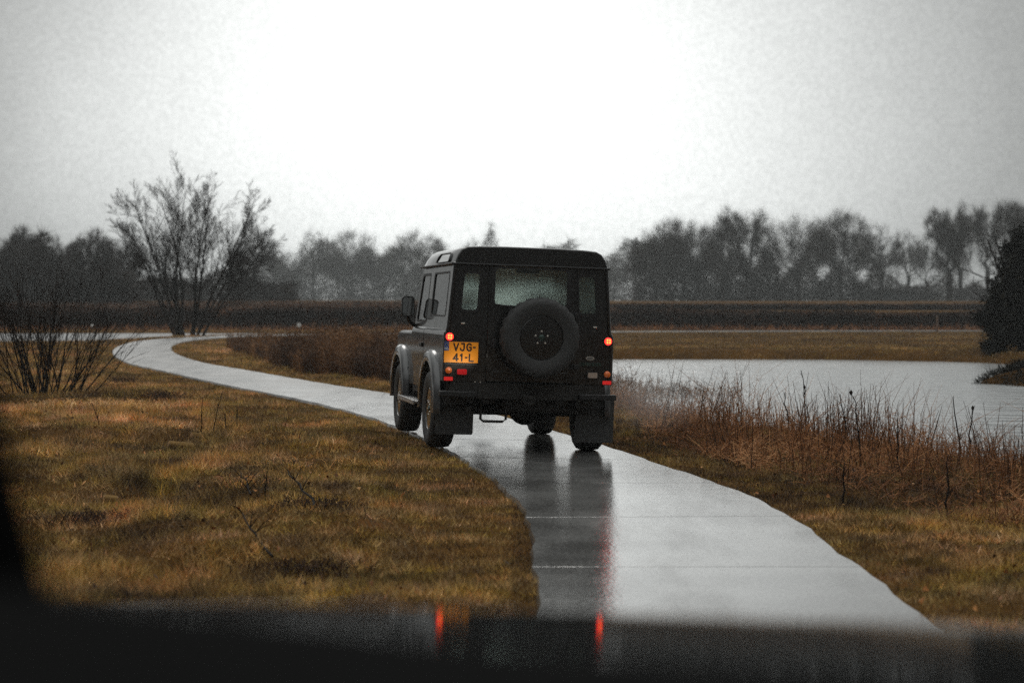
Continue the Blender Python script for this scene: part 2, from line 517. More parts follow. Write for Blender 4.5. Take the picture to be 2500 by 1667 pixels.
GX0, GY0, GS = -34.0, -2.0, 0.125
gxs = np.arange(GX0, 34, GS); gys = np.arange(GY0, 110, GS)
def _field():
    X, Y = np.meshgrid(gxs, gys)
    D = np.full(X.shape, 1e9)
    for p in CLs[::3]:
        i0 = max(0, int((p[1] - 4 - GY0) / GS)); i1 = max(0, int((p[1] + 4 - GY0) / GS))
        j0 = max(0, int((p[0] - 4 - GX0) / GS)); j1 = max(0, int((p[0] + 4 - GX0) / GS))
        if i1 <= i0 or j1 <= j0: continue
        s = (slice(i0, i1), slice(j0, j1))
        D[s] = np.minimum(D[s], np.hypot(X[s] - p[0], Y[s] - p[1]))
    return np.minimum(D, 4.0)
PD = _field()
def path_dist(x, y):
    fx = np.clip((x - GX0) / GS, 0, len(gxs) - 1.001); fy = np.clip((y - GY0) / GS, 0, len(gys) - 1.001)
    i = fx.astype(int); j = fy.astype(int); u = fx - i; v = fy - j
    return (PD[j, i] * (1 - u) * (1 - v) + PD[j, i + 1] * u * (1 - v) + PD[j + 1, i] * (1 - u) * v + PD[j + 1, i + 1] * u * v)

def sstep(a, b, x):
    t = np.clip((x - a) / (b - a), 0, 1)
    return t * t * (3 - 2 * t)

def lumps(x, y, s, seed):
    """cheap smooth value noise"""
    def hsh(i, j):
        n = np.sin(i * 127.1 + j * 311.7 + seed * 74.7) * 43758.5453
        return n - np.floor(n)
    X, Y = x / s, y / s
    i, j = np.floor(X), np.floor(Y)
    u, v = X - i, Y - j
    u, v = u * u * (3 - 2 * u), v * v * (3 - 2 * v)
    return hsh(i, j) * (1 - u) * (1 - v) + hsh(i + 1, j) * u * (1 - v) + hsh(i, j + 1) * (1 - u) * v + hsh(i + 1, j + 1) * u * v

PUD = [(-5.6, 21.2, 0.26, 0.5), (-4.9, 19.2, 0.2, 0.35), (-1.85, 16.6, 0.06, 0.20), (-2.4, 13.1, 0.07, 0.2)]

def height(x, y):
    x = np.asarray(x, float); y = np.asarray(y, float)
    pd = path_dist(x, y)
    xc = np.interp(y, CL[:21, 1], CL[:21, 0])
    z = -0.030 * np.clip(x - xc, -1.6, 1.6) * sstep(13.5, 17, y) * (1 - sstep(22, 27, y))
    far = sstep(1.0, 2.2, pd)
    for (px_, py_, rx_, ry_) in PUD:      # level ground where a puddle lies
        far = far * (0.1 + 0.9 * sstep(.9, 2.4, np.hypot((x - px_) / rx_, (y - py_) / ry_)))
    z = z + far * (0.12 * (lumps(x, y, 1.7, 1) - 0.5) + (.05 + .06 * (x < 0)) * (lumps(x, y, 0.65, 2) - 0.5)) * (1 - 0.7 * sstep(40, 80, y))
    z = z + far * 0.10 * sstep(-2, -6, x) * (1 - sstep(25, 40, y)) * (lumps(x, y, 3.5, 5) - 0.3)
    rise = 1.0 * sstep(108, 142, y) + 0.8 * sstep(140, 190, y) + 0.5 * sstep(190, 450, y)
    z = z + rise
    ls = poly_sdf(LAKE, x, y) + 0.5 * (lumps(x, y, 1.3, 8) - 0.5)
    isl = poly_sdf(ISLE, x, y) + 0.4 * (lumps(x, y, 1.0, 9) - 0.5)
    ls = np.maximum(ls, -isl)
    z = z - 0.85 * sstep(1.0, -0.8, ls)
    cs = poly_sdf(CANAL, x, y) + 0.8 * (lumps(x, y, 2.0, 4) - 0.5)
    z = z - 0.5 * sstep(0.5, -0.5, cs)
    return z

def grid_axis(a, b, fine0, fine1, d, g):
    pts = list(np.arange(fine0, fine1, d))
    s = d; p = fine1
    while p < b:
        pts.append(p); s *= g; p += s
    pts.append(b)
    s = d; p = fine0 - d
    while p > a:
        pts.insert(0, p); s *= g; p -= s
    pts.insert(0, a)
    return np.array(pts)
gx = grid_axis(-700, 700, -9, 12, 0.22, 1.045)
gy = grid_axis(-40, 1000, 3, 66, 0.25, 1.04)
GXX, GYY = np.meshgrid(gx, gy)
GZ = height(GXX.ravel(), GYY.ravel()) - 0.02
V = np.stack([GXX.ravel(), GYY.ravel(), GZ], 1)
nx, ny = len(gx), len(gy)
ii, jj = np.meshgrid(np.arange(nx - 1), np.arange(ny - 1))
b0 = (jj * nx + ii).ravel()
F = np.stack([b0, b0 + 1, b0 + nx + 1, b0 + nx], 1)

def ground_material():
    m = bpy.data.materials.new('wet_winter_turf'); m.use_nodes = True
    t = m.node_tree; b = t.nodes['Principled BSDF']
    co = t.nodes.new('ShaderNodeTexCoord')
    def noise(scale, detail=6, rough=0.6):
        n = t.nodes.new('ShaderNodeTexNoise'); n.inputs['Scale'].default_value = scale
        n.inputs['Detail'].default_value = detail; n.inputs['Roughness'].default_value = rough
        t.links.new(co.outputs['Object'], n.inputs['Vector']); return n
    n1, n2, n3 = noise(0.55), noise(5.0), noise(0.09, 3)
    rp = t.nodes.new('ShaderNodeValToRGB')
    e = rp.color_ramp.elements
    stops = [(0.30, (0.028, 0.014, 0.007)), (0.45, (0.072, 0.037, 0.011)), (0.56, (0.105, 0.053, 0.014)), (0.70, (0.15, 0.062, 0.020))]
    while len(e) < len(stops): e.new(0.5)
    for q, (p, c) in zip(e, stops): q.position = p; q.color = (*c, 1)
    mx = t.nodes.new('ShaderNodeMix'); mx.data_type = 'FLOAT'; mx.inputs[0].default_value = 0.5
    t.links.new(n1.outputs['Fac'], mx.inputs[2]); t.links.new(n2.outputs['Fac'], mx.inputs[3])
    t.links.new(mx.outputs[0], rp.inputs[0])
    m2 = t.nodes.new('ShaderNodeMix'); m2.data_type = 'RGBA'; m2.blend_type = 'MULTIPLY'; m2.inputs[0].default_value = 0.5
    r3 = t.nodes.new('ShaderNodeValToRGB')
    r3.color_ramp.elements[0].position = .35; r3.color_ramp.elements[0].color = (.55, .5, .45, 1)
    r3.color_ramp.elements[1].position = .65; r3.color_ramp.elements[1].color = (1, 1, 1, 1)
    t.links.new(n3.outputs['Fac'], r3.inputs[0])
    t.links.new(rp.outputs[0], m2.inputs[6]); t.links.new(r3.outputs[0], m2.inputs[7])
    t.links.new(m2.outputs[2], b.inputs['Base Color'])
    b.inputs['Roughness'].default_value = 1.0
    b.inputs['Specular IOR Level'].default_value = 0.02
    bp = t.nodes.new('ShaderNodeBump'); bp.inputs['Strength'].default_value = 0.6; bp.inputs['Distance'].default_value = 0.05
    t.links.new(n2.outputs['Fac'], bp.inputs['Height']); t.links.new(bp.outputs[0], b.inputs['Normal'])
    return m
gt = grass_m.node_tree
_co = gt.nodes.new('ShaderNodeTexCoord')
def _gn(sc):
    n = gt.nodes.new('ShaderNodeTexNoise'); n.inputs['Scale'].default_value = sc; n.inputs['Detail'].default_value = 4
    gt.links.new(_co.outputs['Object'], n.inputs['Vector']); return n
def _gm(n, a, b, lo=.3, hi=.7):
    q = gt.nodes.new('ShaderNodeMapRange'); q.inputs['From Min'].default_value = lo; q.inputs['From Max'].default_value = hi
    q.inputs['To Min'].default_value = a; q.inputs['To Max'].default_value = b
    gt.links.new(n.outputs['Fac'], q.inputs['Value']); return q
_hs = gt.nodes.new('ShaderNodeHueSaturation')
gt.links.new(_gm(_gn(1.3), .480, .517).outputs[0], _hs.inputs['Hue'])
gt.links.new(_gm(_gn(2.6), .78, 1.06).outputs[0], _hs.inputs['Saturation'])
gt.links.new(_gm(_gn(4.5), .85, 2.35).outputs[0], _hs.inputs['Value'])
_b = gt.nodes['Principled BSDF']; _src = _b.inputs['Base Color'].links[0].from_socket
gt.links.new(_src, _hs.inputs['Color']); gt.links.new(_hs.outputs[0], _b.inputs['Base Color'])
ground = link('ground', np_mesh('ground', V, F, smooth=True), ground_material())
tag(ground, kind='structure')

# ------------------------------------------------------------------ path of concrete slabs
def path_material():
    m = bpy.data.materials.new('wet_concrete'); m.use_nodes = True
    t = m.node_tree; b = t.nodes['Principled BSDF']
    co = t.nodes.new('ShaderNodeTexCoord')
    def noise(scale, detail=4, sc=(1, 1, 1), rough=0.5):
        mp = t.nodes.new('ShaderNodeMapping'); mp.inputs['Scale'].default_value = sc
        t.links.new(co.outputs['Object'], mp.inputs['Vector'])
        n = t.nodes.new('ShaderNodeTexNoise'); n.inputs['Scale'].default_value = scale; n.inputs['Detail'].default_value = detail
        n.inputs['Roughness'].default_value = rough
        t.links.new(mp.outputs[0], n.inputs['Vector']); return n
    patch, fine, rip, wear = noise(1.1, 4), noise(42, 5), noise(5.0, 3, (1, 0.5, 1)), noise(1.6, 6, (1, 0.22, 1), .62)
    rp = t.nodes.new('ShaderNodeValToRGB')
    rp.color_ramp.elements[0].position = .35; rp.color_ramp.elements[0].color = (0.085, 0.083, 0.080, 1)
    rp.color_ramp.elements[1].position = .70; rp.color_ramp.elements[1].color = (0.20, 0.197, 0.19, 1)
    pm = t.nodes.new('ShaderNodeMapRange'); pm.inputs['From Min'].default_value = .3; pm.inputs['From Max'].default_value = .7
    pm.inputs['To Min'].default_value = -.22; pm.inputs['To Max'].default_value = .22
    t.links.new(patch.outputs['Fac'], pm.inputs['Value'])
    pa = t.nodes.new('ShaderNodeMath'); pa.operation = 'ADD'
    t.links.new(fine.outputs['Fac'], pa.inputs[0]); t.links.new(pm.outputs[0], pa.inputs[1])
    t.links.new(pa.outputs[0], rp.inputs[0])
    at = t.nodes.new('ShaderNodeAttribute'); at.attribute_name = 'tint'
    mx = t.nodes.new('ShaderNodeMix'); mx.data_type = 'RGBA'
    mx.inputs[7].default_value = (0.03, 0.028, 0.026, 1)
    t.links.new(at.outputs['Fac'], mx.inputs[0]); t.links.new(rp.outputs[0], mx.inputs[6])
    t.links.new(mx.outputs[2], b.inputs['Base Color'])
    mr = t.nodes.new('ShaderNodeMapRange')
    mr.inputs['From Min'].default_value = .42; mr.inputs['From Max'].default_value = .66
    mr.inputs['To Min'].default_value = .06; mr.inputs['To Max'].default_value = .22
    t.links.new(wear.outputs['Fac'], mr.inputs['Value'])
    sy = t.nodes.new('ShaderNodeSeparateXYZ'); t.links.new(co.outputs['Object'], sy.inputs[0])
    yr = t.nodes.new('ShaderNodeMapRange'); yr.inputs['From Min'].default_value = 21; yr.inputs['From Max'].default_value = 34   # slabs get rougher further on
    yr.inputs['To Min'].default_value = 0; yr.inputs['To Max'].default_value = .20
    t.links.new(sy.outputs['Y'], yr.inputs['Value'])
    ra_ = t.nodes.new('ShaderNodeMath'); ra_.operation = 'ADD'
    t.links.new(mr.outputs[0], ra_.inputs[0]); t.links.new(yr.outputs[0], ra_.inputs[1])
    t.links.new(ra_.outputs[0], b.inputs['Roughness'])
    b.inputs['IOR'].default_value = 1.5
    b.inputs['Specular IOR Level'].default_value = 0.95
    b1 = t.nodes.new('ShaderNodeBump'); b1.inputs['Strength'].default_value = 0.12; b1.inputs['Distance'].default_value = 0.01
    t.links.new(rip.outputs['Fac'], b1.inputs['Height'])
    b2 = t.nodes.new('ShaderNodeBump'); b2.inputs['Strength'].default_value = 0.34; b2.inputs['Distance'].default_value = 0.004
    t.links.new(fine.outputs['Fac'], b2.inputs['Height']); t.links.new(b1.outputs[0], b2.inputs['Normal'])
    t.links.new(b2.outputs[0], b.inputs['Normal'])
    return m
def build_path():
    seg = np.linalg.norm(np.diff(CLs, axis=0), axis=1)
    S = np.concatenate([[0], np.cumsum(seg)])
    total = S[-1]
    rows = [(s, 0.0, 0.0) for s in np.arange(0, total, 0.3)]
    s10 = np.interp(10.25, CLs[:300, 1], S[:300])
    js = s10 % 2.42
    J = []
    while js < total:
        J.append(js); js += 2.42
    for s in J:
        rows = [r for r in rows if abs(r[0] - s) > 0.06]
        rows += [(s - 0.016, 0, 0), (s - 0.009, -0.0012, 1), (s + 0.009, -0.0012, 1), (s + 0.016, 0, 0)]
    rows.sort()
    T = np.gradient(CLs, axis=0); T /= np.linalg.norm(T, axis=1, keepdims=True)
    us = np.array([-1, -0.97, -0.6, -0.2, 0.2, 0.6, 0.97, 1.0])
    V, tr = [], []
    g = np.random.default_rng(5)
    for (s, dz, tn) in rows:
        c = np.array([np.interp(s, S, CLs[:, 0]), np.interp(s, S, CLs[:, 1])])
        tt = np.array([np.interp(s, S, T[:, 0]), np.interp(s, S, T[:, 1])]); tt /= np.linalg.norm(tt)
        nrm = np.array([tt[1], -tt[0]])
        k = np.searchsorted(J, s)
        tilt = math.sin(k * 12.7) * 0.0008
        for u in us:
            e = 0.012 * math.sin(s * 3.1 + u * 9) + 0.01 * math.sin(s * 7.7 + u) if abs(u) >= .97 else 0
            q = c + nrm * (u * PATH_HW + e)
            zz = float(height(q[0:1], q[1:2])[0])
            V.append((q[0], q[1], zz + 0.020 + dz + tilt * u - (0.08 if abs(u) == 1 else 0)))
        tr.append(tn)
    nu = len(us)
    F, tint = [], []
    for i in range(len(rows) - 1):
        for k in range(nu - 1):
            F.append((i * nu + k, i * nu + k + 1, (i + 1) * nu + k + 1, (i + 1) * nu + k))
            tint.append(1.0 if tr[i] and tr[i + 1] else 0.0)
    o = link('path', np_mesh('path', V, F, tint), path_material())
    tag(o, kind='structure')
build_path()

# ------------------------------------------------------------------ water
def water_material(name, scale, strength, col, sx=1.0, rough=0.06):
    m = bpy.data.materials.new(name); m.use_nodes = True
    t = m.node_tree; b = t.nodes['Principled BSDF']
    b.inputs['Base Color'].default_value = (*col, 1)
    b.inputs['Roughness'].default_value = rough
    b.inputs['IOR'].default_value = 1.333
    b.inputs['Specular IOR Level'].default_value = 0.9
    co = t.nodes.new('ShaderNodeTexCoord')
    mp = t.nodes.new('ShaderNodeMapping'); mp.inputs['Scale'].default_value = (sx, 1, 1)
    t.links.new(co.outputs['Object'], mp.inputs['Vector'])
    n = t.nodes.new('ShaderNodeTexNoise'); n.inputs['Scale'].default_value = scale; n.inputs['Detail'].default_value = 4
    t.links.new(mp.outputs[0], n.inputs['Vector'])
    bp = t.nodes.new('ShaderNodeBump'); bp.inputs['Strength'].default_value = strength; bp.inputs['Distance'].default_value = 0.09
    t.links.new(n.outputs['Fac'], bp.inputs['Height']); t.links.new(bp.outputs[0], b.inputs['Normal'])
    return m
def flat(name, P, z, m):
    P = np.array(P)
    me = bpy.data.meshes.new(name)
    me.from_pydata([(p[0], p[1], z) for p in P], [], [tuple(range(len(P)))])
    me.update()
    o = link(name, me, m)
    return tag(o, kind='structure')
def grow_poly(P, d):
    c = P.mean(0)
    out = []
    n = len(P)
    for i in range(n):
        a, b = P[i - 1], P[(i + 1) % n]
        e = b - a; e /= np.linalg.norm(e)
        nrm = np.array([e[1], -e[0]])
        q = P[i] + nrm * d
        if poly_sdf(P, q[0:1], q[1:2])[0] < 0: q = P[i] - nrm * d
        out.append(q)
    return np.array(out)
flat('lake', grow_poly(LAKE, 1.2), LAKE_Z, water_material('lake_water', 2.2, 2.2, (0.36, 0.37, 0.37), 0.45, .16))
flat('canal', grow_poly(CANAL, 0.6), CANAL_Z, water_material('canal_water', 2.0, 0.12, (0.05, 0.055, 0.055), 0.5, .34))
pud_m = water_material('puddle_water', 8, 0.05, (0.05, 0.045, 0.04))
for (px, py, rx, ry) in PUD:
    n = 18
    z = float(height(np.array([px]), np.array([py]))[0])
    me = bpy.data.meshes.new('puddle')
    pts = [(px + rx * math.cos(a) * (1 + .25 * math.sin(3 * a + px)), py + ry * math.sin(a) * (1 + .25 * math.cos(2 * a + py)), z - 0.010) for a in np.linspace(0, 2 * math.pi, n, endpoint=False)]
    me.from_pydata(pts, [], [tuple(range(n))]); me.update()
    tag(link('puddle', me, pud_m), kind='structure')
def in_puddle(x, y):
    r = np.zeros(x.shape, bool)
    for (px, py, rx, ry) in PUD:
        r |= ((x - px) / (rx * 0.9)) ** 2 + ((y - py) / (ry * 0.9)) ** 2 < 1
    return r

# ------------------------------------------------------------------ trees
def crown_tree(seed, ells, trunk_h, trunk_r, n_att, twigs, twig_len, twig_w, lean=(0, 0), base=(0, 0, 0), up=0.35, spread_bias=0.5):
    """returns trunk segs, limb segs, (twig p, tip, width)"""
    g = np.random.default_rng(seed)
    vol = np.array([e[3] * e[4] * e[5] for e in ells]); vol = vol ** 0.8; vol /= vol.sum()
    pts = []
    for e, k in zip(ells, g.multinomial(n_att, vol)):
        d = g.normal(size=(k, 3)); d /= np.linalg.norm(d, axis=1, keepdims=True)
        r = g.random(k) ** (1 / 3.2)
        pts.append(np.array(e[:3]) + d * r[:, None] * np.array(e[3:6]))
    A = np.concatenate(pts)
    nt_ = 7
    tz = np.linspace(0, trunk_h, nt_)
    trunk = np.stack([base[0] + lean[0] * (tz / trunk_h) ** 1.3 + g.normal(0, .04, nt_) * (tz > 0) * trunk_r * 5, base[1] + lean[1] * tz / trunk_h + g.normal(0, .04, nt_) * (tz > 0), base[2] + tz], 1)
    A = A[A[:, 2] > base[2] + trunk_h * 0.55]
    A = A[np.argsort(np.linalg.norm(A - trunk[-1], axis=1))]
    nodes = [p for p in trunk]; parent = [-1] + list(range(nt_ - 1)); plen = [0.0] * 3 + [0.3 * k for k in range(nt_ - 3)]
    plen = list(np.linspace(2.0, 0, nt_)); 
    P = np.zeros((nt_ + 2 * len(A), 3)); P[:nt_] = trunk; cnt = nt_
    PL = np.zeros(len(P)); PL[:nt_] = np.linspace(trunk_h * 0.8, 0, nt_)
    for a in A:
        d = np.linalg.norm(P[:cnt] - a, axis=1)
        pen = np.where(P[:cnt, 2] > a[2] + 0.1 * trunk_h, (P[:cnt, 2] - a[2]) * 1.2, 0)
        k = int(np.argmin(d + 0.42 * PL[:cnt] + pen))
        mid = (P[k] + a) / 2 + np.array([g.normal(0, .06), g.normal(0, .06), 0.06 + g.normal(0, .05)]) * d[k]
        P[cnt] = mid; parent.append(k); PL[cnt] = PL[k] + d[k] / 2
        P[cnt + 1] = a; parent.append(cnt); PL[cnt + 1] = PL[k] + d[k]
        cnt += 2
    rad = np.zeros(cnt); e = 2.3; leafr = twig_w * 0.30
    acc = np.zeros(cnt)
    for i in range(cnt - 1, 0, -1):
        if acc[i] == 0: acc[i] = leafr ** e
        acc[parent[i]] += acc[i]
    rad = acc ** (1 / e)
    rad *= trunk_r / rad[0]
    rad = np.maximum(rad, leafr)
    rad[nt_:] = np.maximum(rad[nt_:] * .68, leafr * .8)
    tseg, lseg = [], []
    for i in range(1, cnt):
        s = [*P[parent[i]], *P[i], min(rad[parent[i]], rad[i] * 1.25) if i >= nt_ else rad[parent[i]], rad[i]]
        (tseg if i < nt_ else lseg).append(s)
    tseg[0][6] *= 1.35
    Q = P[nt_ + 1:cnt:2]; Qd = P[nt_ + 1:cnt:2] - P[nt_:cnt:2]; Qd /= np.maximum(np.linalg.norm(Qd, axis=1, keepdims=True), .01)
    c = A.mean(0)
    k = g.integers(0, len(Q), twigs)
    dirs = g.normal(size=(twigs, 3)); dirs /= np.linalg.norm(dirs, axis=1, keepdims=True)
    out = Q[k] - c; out /= np.maximum(np.linalg.norm(out, axis=1, keepdims=True), .01)
    dirs = dirs * 0.72 + out * spread_bias * .8 + Qd[k] * .6; dirs[:, 2] += up * .5
    dirs /= np.linalg.norm(dirs, axis=1, keepdims=True)
    p = Q[k] - Qd[k] * (twig_len * .9 * g.random((twigs, 1))) + g.normal(0, twig_len * .30, (twigs, 3))
    ln = twig_len * (0.5 + 0.8 * g.random(twigs))
    return tseg, lseg, (p, p + dirs * ln[:, None], np.full(twigs, twig_w) * (0.7 + .6 * g.random(twigs)))

def seg_geo(segs, sides):
    q = np.asarray(segs, np.float64)
    p0, p1, r0, r1 = q[:, 0:3], q[:, 3:6], q[:, 6], q[:, 7]
    d = p1 - p0
    d /= np.maximum(np.linalg.norm(d, axis=1, keepdims=True), 1e-9)
    ref = np.where(np.abs(d[:, 2:3]) > 0.9, np.array([[1., 0, 0]]), np.array([[0, 0, 1.]]))
    a = np.cross(d, ref); a /= np.linalg.norm(a, axis=1, keepdims=True)
    b = np.cross(d, a)
    ang = np.arange(sides) * 2 * np.pi / sides
    off = a[:, None, :] * np.cos(ang)[None, :, None] + b[:, None, :] * np.sin(ang)[None, :, None]
    V = np.concatenate([p0[:, None, :] + off * r0[:, None, None], p1[:, None, :] + off * r1[:, None, None]], 1).reshape(-1, 3)
    base = (np.arange(len(q)) * 2 * sides)[:, None, None]
    i = np.arange(sides); j = (i + 1) % sides
    t = np.concatenate([np.stack([i, j, j + sides], 1), np.stack([i, j + sides, i + sides], 1)])[None]
    return V, (base + t).reshape(-1, 3)

def combine(name, lseg, tw, sides, m, parent, seed, tlo=0.2, thi=1.0):
    """limbs (round) and twigs (slivers) in one mesh: the crown"""
    g = np.random.default_rng(seed)
    p, tip, wd = tw
    V1, F1 = seg_geo(lseg, sides)
    d = tip - p
    sd_ = np.cross(d, g.normal(size=p.shape)); sd_ /= np.maximum(np.linalg.norm(sd_, axis=1, keepdims=True), 1e-9)
    sd_ *= (wd * .5)[:, None]
    V2 = np.stack([p - sd_, p + sd_, tip], 1).reshape(-1, 3)
    F2 = np.arange(len(p) * 3).reshape(-1, 3) + len(V1)
    tint = np.concatenate([np.repeat(g.random(len(lseg)) * .3, 2 * sides), tlo + (thi - tlo) * g.random(len(p))])
    return link(name, np_mesh(name, np.concatenate([V1, V2]), np.concatenate([F1, F2]), tint), m, parent)

def px_tree(name, seed, u, base_v, top_v, half_px, Y, label, cat='tree', group=None, shape='broad', trunk_frac=0.3, twigs=3800, att=260, tw_w=None, z=None, lean=0, trunk_r=None):
    ppm = 4500.0 / Y
    X = (u - 1250) / 4500 * Y
    zz = float(height(np.array([X]), np.array([Y]))[0]) - 0.15 if z is None else z
    H = (base_v - top_v) / ppm
    W = half_px / ppm * 1.16
    g = np.random.default_rng(seed + 900)
    if shape == 'broad':
        ells = [(0, 0, H * 0.60, W * .88, W * .8, H * .38)]
        for k in range(6):
            a = k * 1.05 + g.random() * .6
            ells.append((W * .70 * math.cos(a), W * .55 * math.sin(a), H * (.48 + .24 * g.random()), W * .38, W * .38, H * .18))
    elif shape == 'tall':
        ells = [(0, 0, H * .52, W * .9, W * .8, H * .34), (W * .1, 0, H * .78, W * .45, W * .45, H * .21)]
    elif shape == 'vase':
        ells = [(0, 0, H * .55, W * .55, W * .5, H * .26)]
        for k in range(5):
            a = k * 1.26 + g.random()
            ells.append((W * .6 * math.cos(a), W * .5 * math.sin(a), H * (.72 + .1 * g.random()), W * .3, W * .3, H * .19))
    elif shape == 'spire':
        ells = [(0, 0, H * .35, W * .9, W * .8, H * .22), (0, 0, H * .62, W * .45, W * .4, H * .26), (0, 0, H * .86, W * .16, W * .16, H * .14)]
    ells = [(e[0] + lean * (e[2] / H), e[1], e[2], e[3], e[4], e[5]) for e in ells]
    tr = trunk_r or H * 0.022
    twl = max(W, H * .3) * 0.215
    tww = (tw_w or 0.46) * .60 / ppm
    twigs = int(twigs * 5.8); att = int(att * 1.7)
    ts, ls, tw = crown_tree(seed, ells, H * trunk_frac, tr, att, twigs, twl, tww, lean=(lean * trunk_frac, 0))
    root = empty(name, (X, Y, zz))
    tag(root, label, cat, group)
    link('trunk', segs_mesh('trunk', ts, 8), bark_far, root)
    combine('crown', ls, tw, 3, twig_m, root, seed)
    return root

GT = 'bare trees along the far right field'
YR = 260
px_tree('bare_tree', 1, 1600, 740, 552, 66, YR, 'broad bare tree at the left end of the right-hand row, next to the black vehicle', group=GT, trunk_frac=.22, twigs=4500)
px_tree('bare_tree', 2, 1668, 740, 526, 84, YR + 6, 'broad rounded bare tree with a dense dome crown left of the slim-tipped tree', group=GT, trunk_frac=.2, twigs=5600)
px_tree('bare_tree', 3, 1764, 740, 503, 40, YR - 6, 'narrow bare tree whose single slim tip rises above its dense clump', group=GT, shape='tall', trunk_frac=.2, twigs=3000)
px_tree('bare_tree', 4, 1822, 740, 497, 50, YR - 3, 'bare tree with a forked upright top standing right of the slim-tipped tree', group=GT, shape='vase', trunk_frac=.2, twigs=3200)
px_tree('bare_tree', 5, 1950, 740, 522, 92, YR, 'wide bare tree with open drooping left branches and a leaning trunk', group=GT, trunk_frac=.3, twigs=4600, lean=-1.0)
px_tree('bare_tree', 6, 2050, 740, 503, 78, YR + 8, 'tallest dense bare tree of the middle clump, several trunks showing below', group=GT, trunk_frac=.3, twigs=5600)
px_tree('bare_tree', 7, 2152, 740, 543, 56, YR, 'smaller round bare tree on a single straight trunk beside the hut', group=GT, trunk_frac=.34, twigs=2600)
px_tree('bare_tree', 8, 2218, 740, 560, 40, YR + 40, 'pale thin bare tree behind the hut with much sky showing through', group=GT, trunk_frac=.34, twigs=1300)
px_tree('bare_tree', 13, 2262, 740, 570, 44, YR + 30, 'low pale bare tree filling the gap left of the thick-trunked vase-shaped tree', group=GT, trunk_frac=.25, twigs=1700)
px_tree('bare_tree', 9, 2318, 740, 508, 58, YR - 30, 'dark vase-shaped bare tree on a thick single trunk, far right of the hut', group=GT, shape='vase', trunk_frac=.26, twigs=5200, trunk_r=.42)
px_tree('bare_tree', 10, 2345, 740, 488, 30, YR + 20, 'very tall slim bare tree rising behind the thick-trunked vase-shaped tree', group=GT, shape='tall', trunk_frac=.3, twigs=1500)
px_tree('bare_tree', 11, 2410, 740, 490, 44, YR - 20, 'tall bare tree with upright branches left of the dark evergreen bush', group=GT, shape='vase', trunk_frac=.3, twigs=2600)
px_tree('bare_tree', 12, 2478, 740, 485, 50, YR - 50, 'tall bare tree at the right edge rising behind the dark evergreen bush', group=GT, shape='vase', trunk_frac=.25, twigs=4200)
GM = 'pale misty trees of the middle distance'
YM = 450
px_tree('misty_tree', 21, 765, 742, 560, 32, YM, 'slim pale bare tree with an airy round top, standing free in the mist', group=GM, trunk_frac=.5, twigs=1300)
px_tree('misty_tree', 22, 860, 742, 570, 74, YM, 'broad misty tree with a wide dome crown, right of the slim airy tree', group=GM, trunk_frac=.18, twigs=4800)
px_tree('misty_tree', 23, 1024, 742, 566, 64, YM, 'round misty tree just left of the vehicle roof', group=GM, trunk_frac=.2, twigs=4400)
px_tree('misty_tree', 24, 1198, 742, 548, 46, YM, 'misty tree with a pointed spire top showing above the vehicle roof', group=GM, shape='spire', trunk_frac=.2, twigs=2200)
px_tree('misty_tree', 25, 1150, 742, 584, 34, YM + 10, 'low misty tree beside the spire-topped tree above the vehicle roof', group=GM, trunk_frac=.2, twigs=1500)
px_tree('misty_tree', 26, 1498, 742, 632, 40, YM - 60, 'small misty round tree just right of the vehicle', group=GM, trunk_frac=.2, twigs=2200)
px_tree('misty_tree', 27, 700, 742, 612, 46, YM + 10, 'low faint misty tree at the left end of the misty row', group=GM, trunk_frac=.2, twigs=1800)
px_tree('misty_tree', 28, 935, 742, 615, 46, YM + 14, 'low faint misty tree between the two round misty trees', group=GM, trunk_frac=.2, twigs=2200)
GL = 'dark trees of the wood on the left'
YL = 165
for k, (u, tv, hw, dy, lab) in enumerate([
        (-20, 565, 60, 0, 'dark bare tree of the left wood cut by the left picture edge'),
        (48, 545, 48, 6, 'dark tree with a pointed top, tallest at the left end of the wood'),
        (112, 555, 46, -4, 'dark tree of the left wood with a ragged flat top, second from the left edge'),
        (172, 588, 36, 4, 'lower dark tree filling the dip in the skyline of the left wood'),
        (232, 545, 50, 0, 'tall dark rounded tree of the left wood, left of the large pale-stemmed bare tree'),
        (308, 585, 44, 12, 'dark tree of the left wood showing behind the left stems of the large bare tree')]):
    px_tree('wood_tree', 40 + k, u, 745, tv, hw, YL + dy, lab, group=GL, shape='tall' if k in (1, 3) else 'broad', trunk_frac=.25, twigs=5200, att=300, tw_w=.42)
px_tree('layered_tree', 55, 622, 745, 553, 56, YL + 20, 'tree with flat layered branches and two thin trunks, right of the large bare tree', cat='tree', trunk_frac=.45, twigs=3600)

def fuzz(name, pts_fn, n, ln, wd, m, seed, label=None, cat=None, kind=None, up=0.6, group=None, parent=None, tlo=0, thi=1):
    g = np.random.default_rng(seed)
    p = pts_fn(g, n)
    d = g.normal(size=(n, 3)); d[:, 2] = np.abs(d[:, 2]) * up + d[:, 2] * (1 - up)
    d /= np.linalg.norm(d, axis=1, keepdims=True)
    tip = p + d * (ln * (0.4 + g.random(n)))[:, None]
    o = link(name, slivers_mesh(name, p, tip, wd * (0.6 + .8 * g.random(n)), tlo + (thi - tlo) * g.random(n), seed=seed), m, parent)
    return tag(o, label, cat, group, kind)

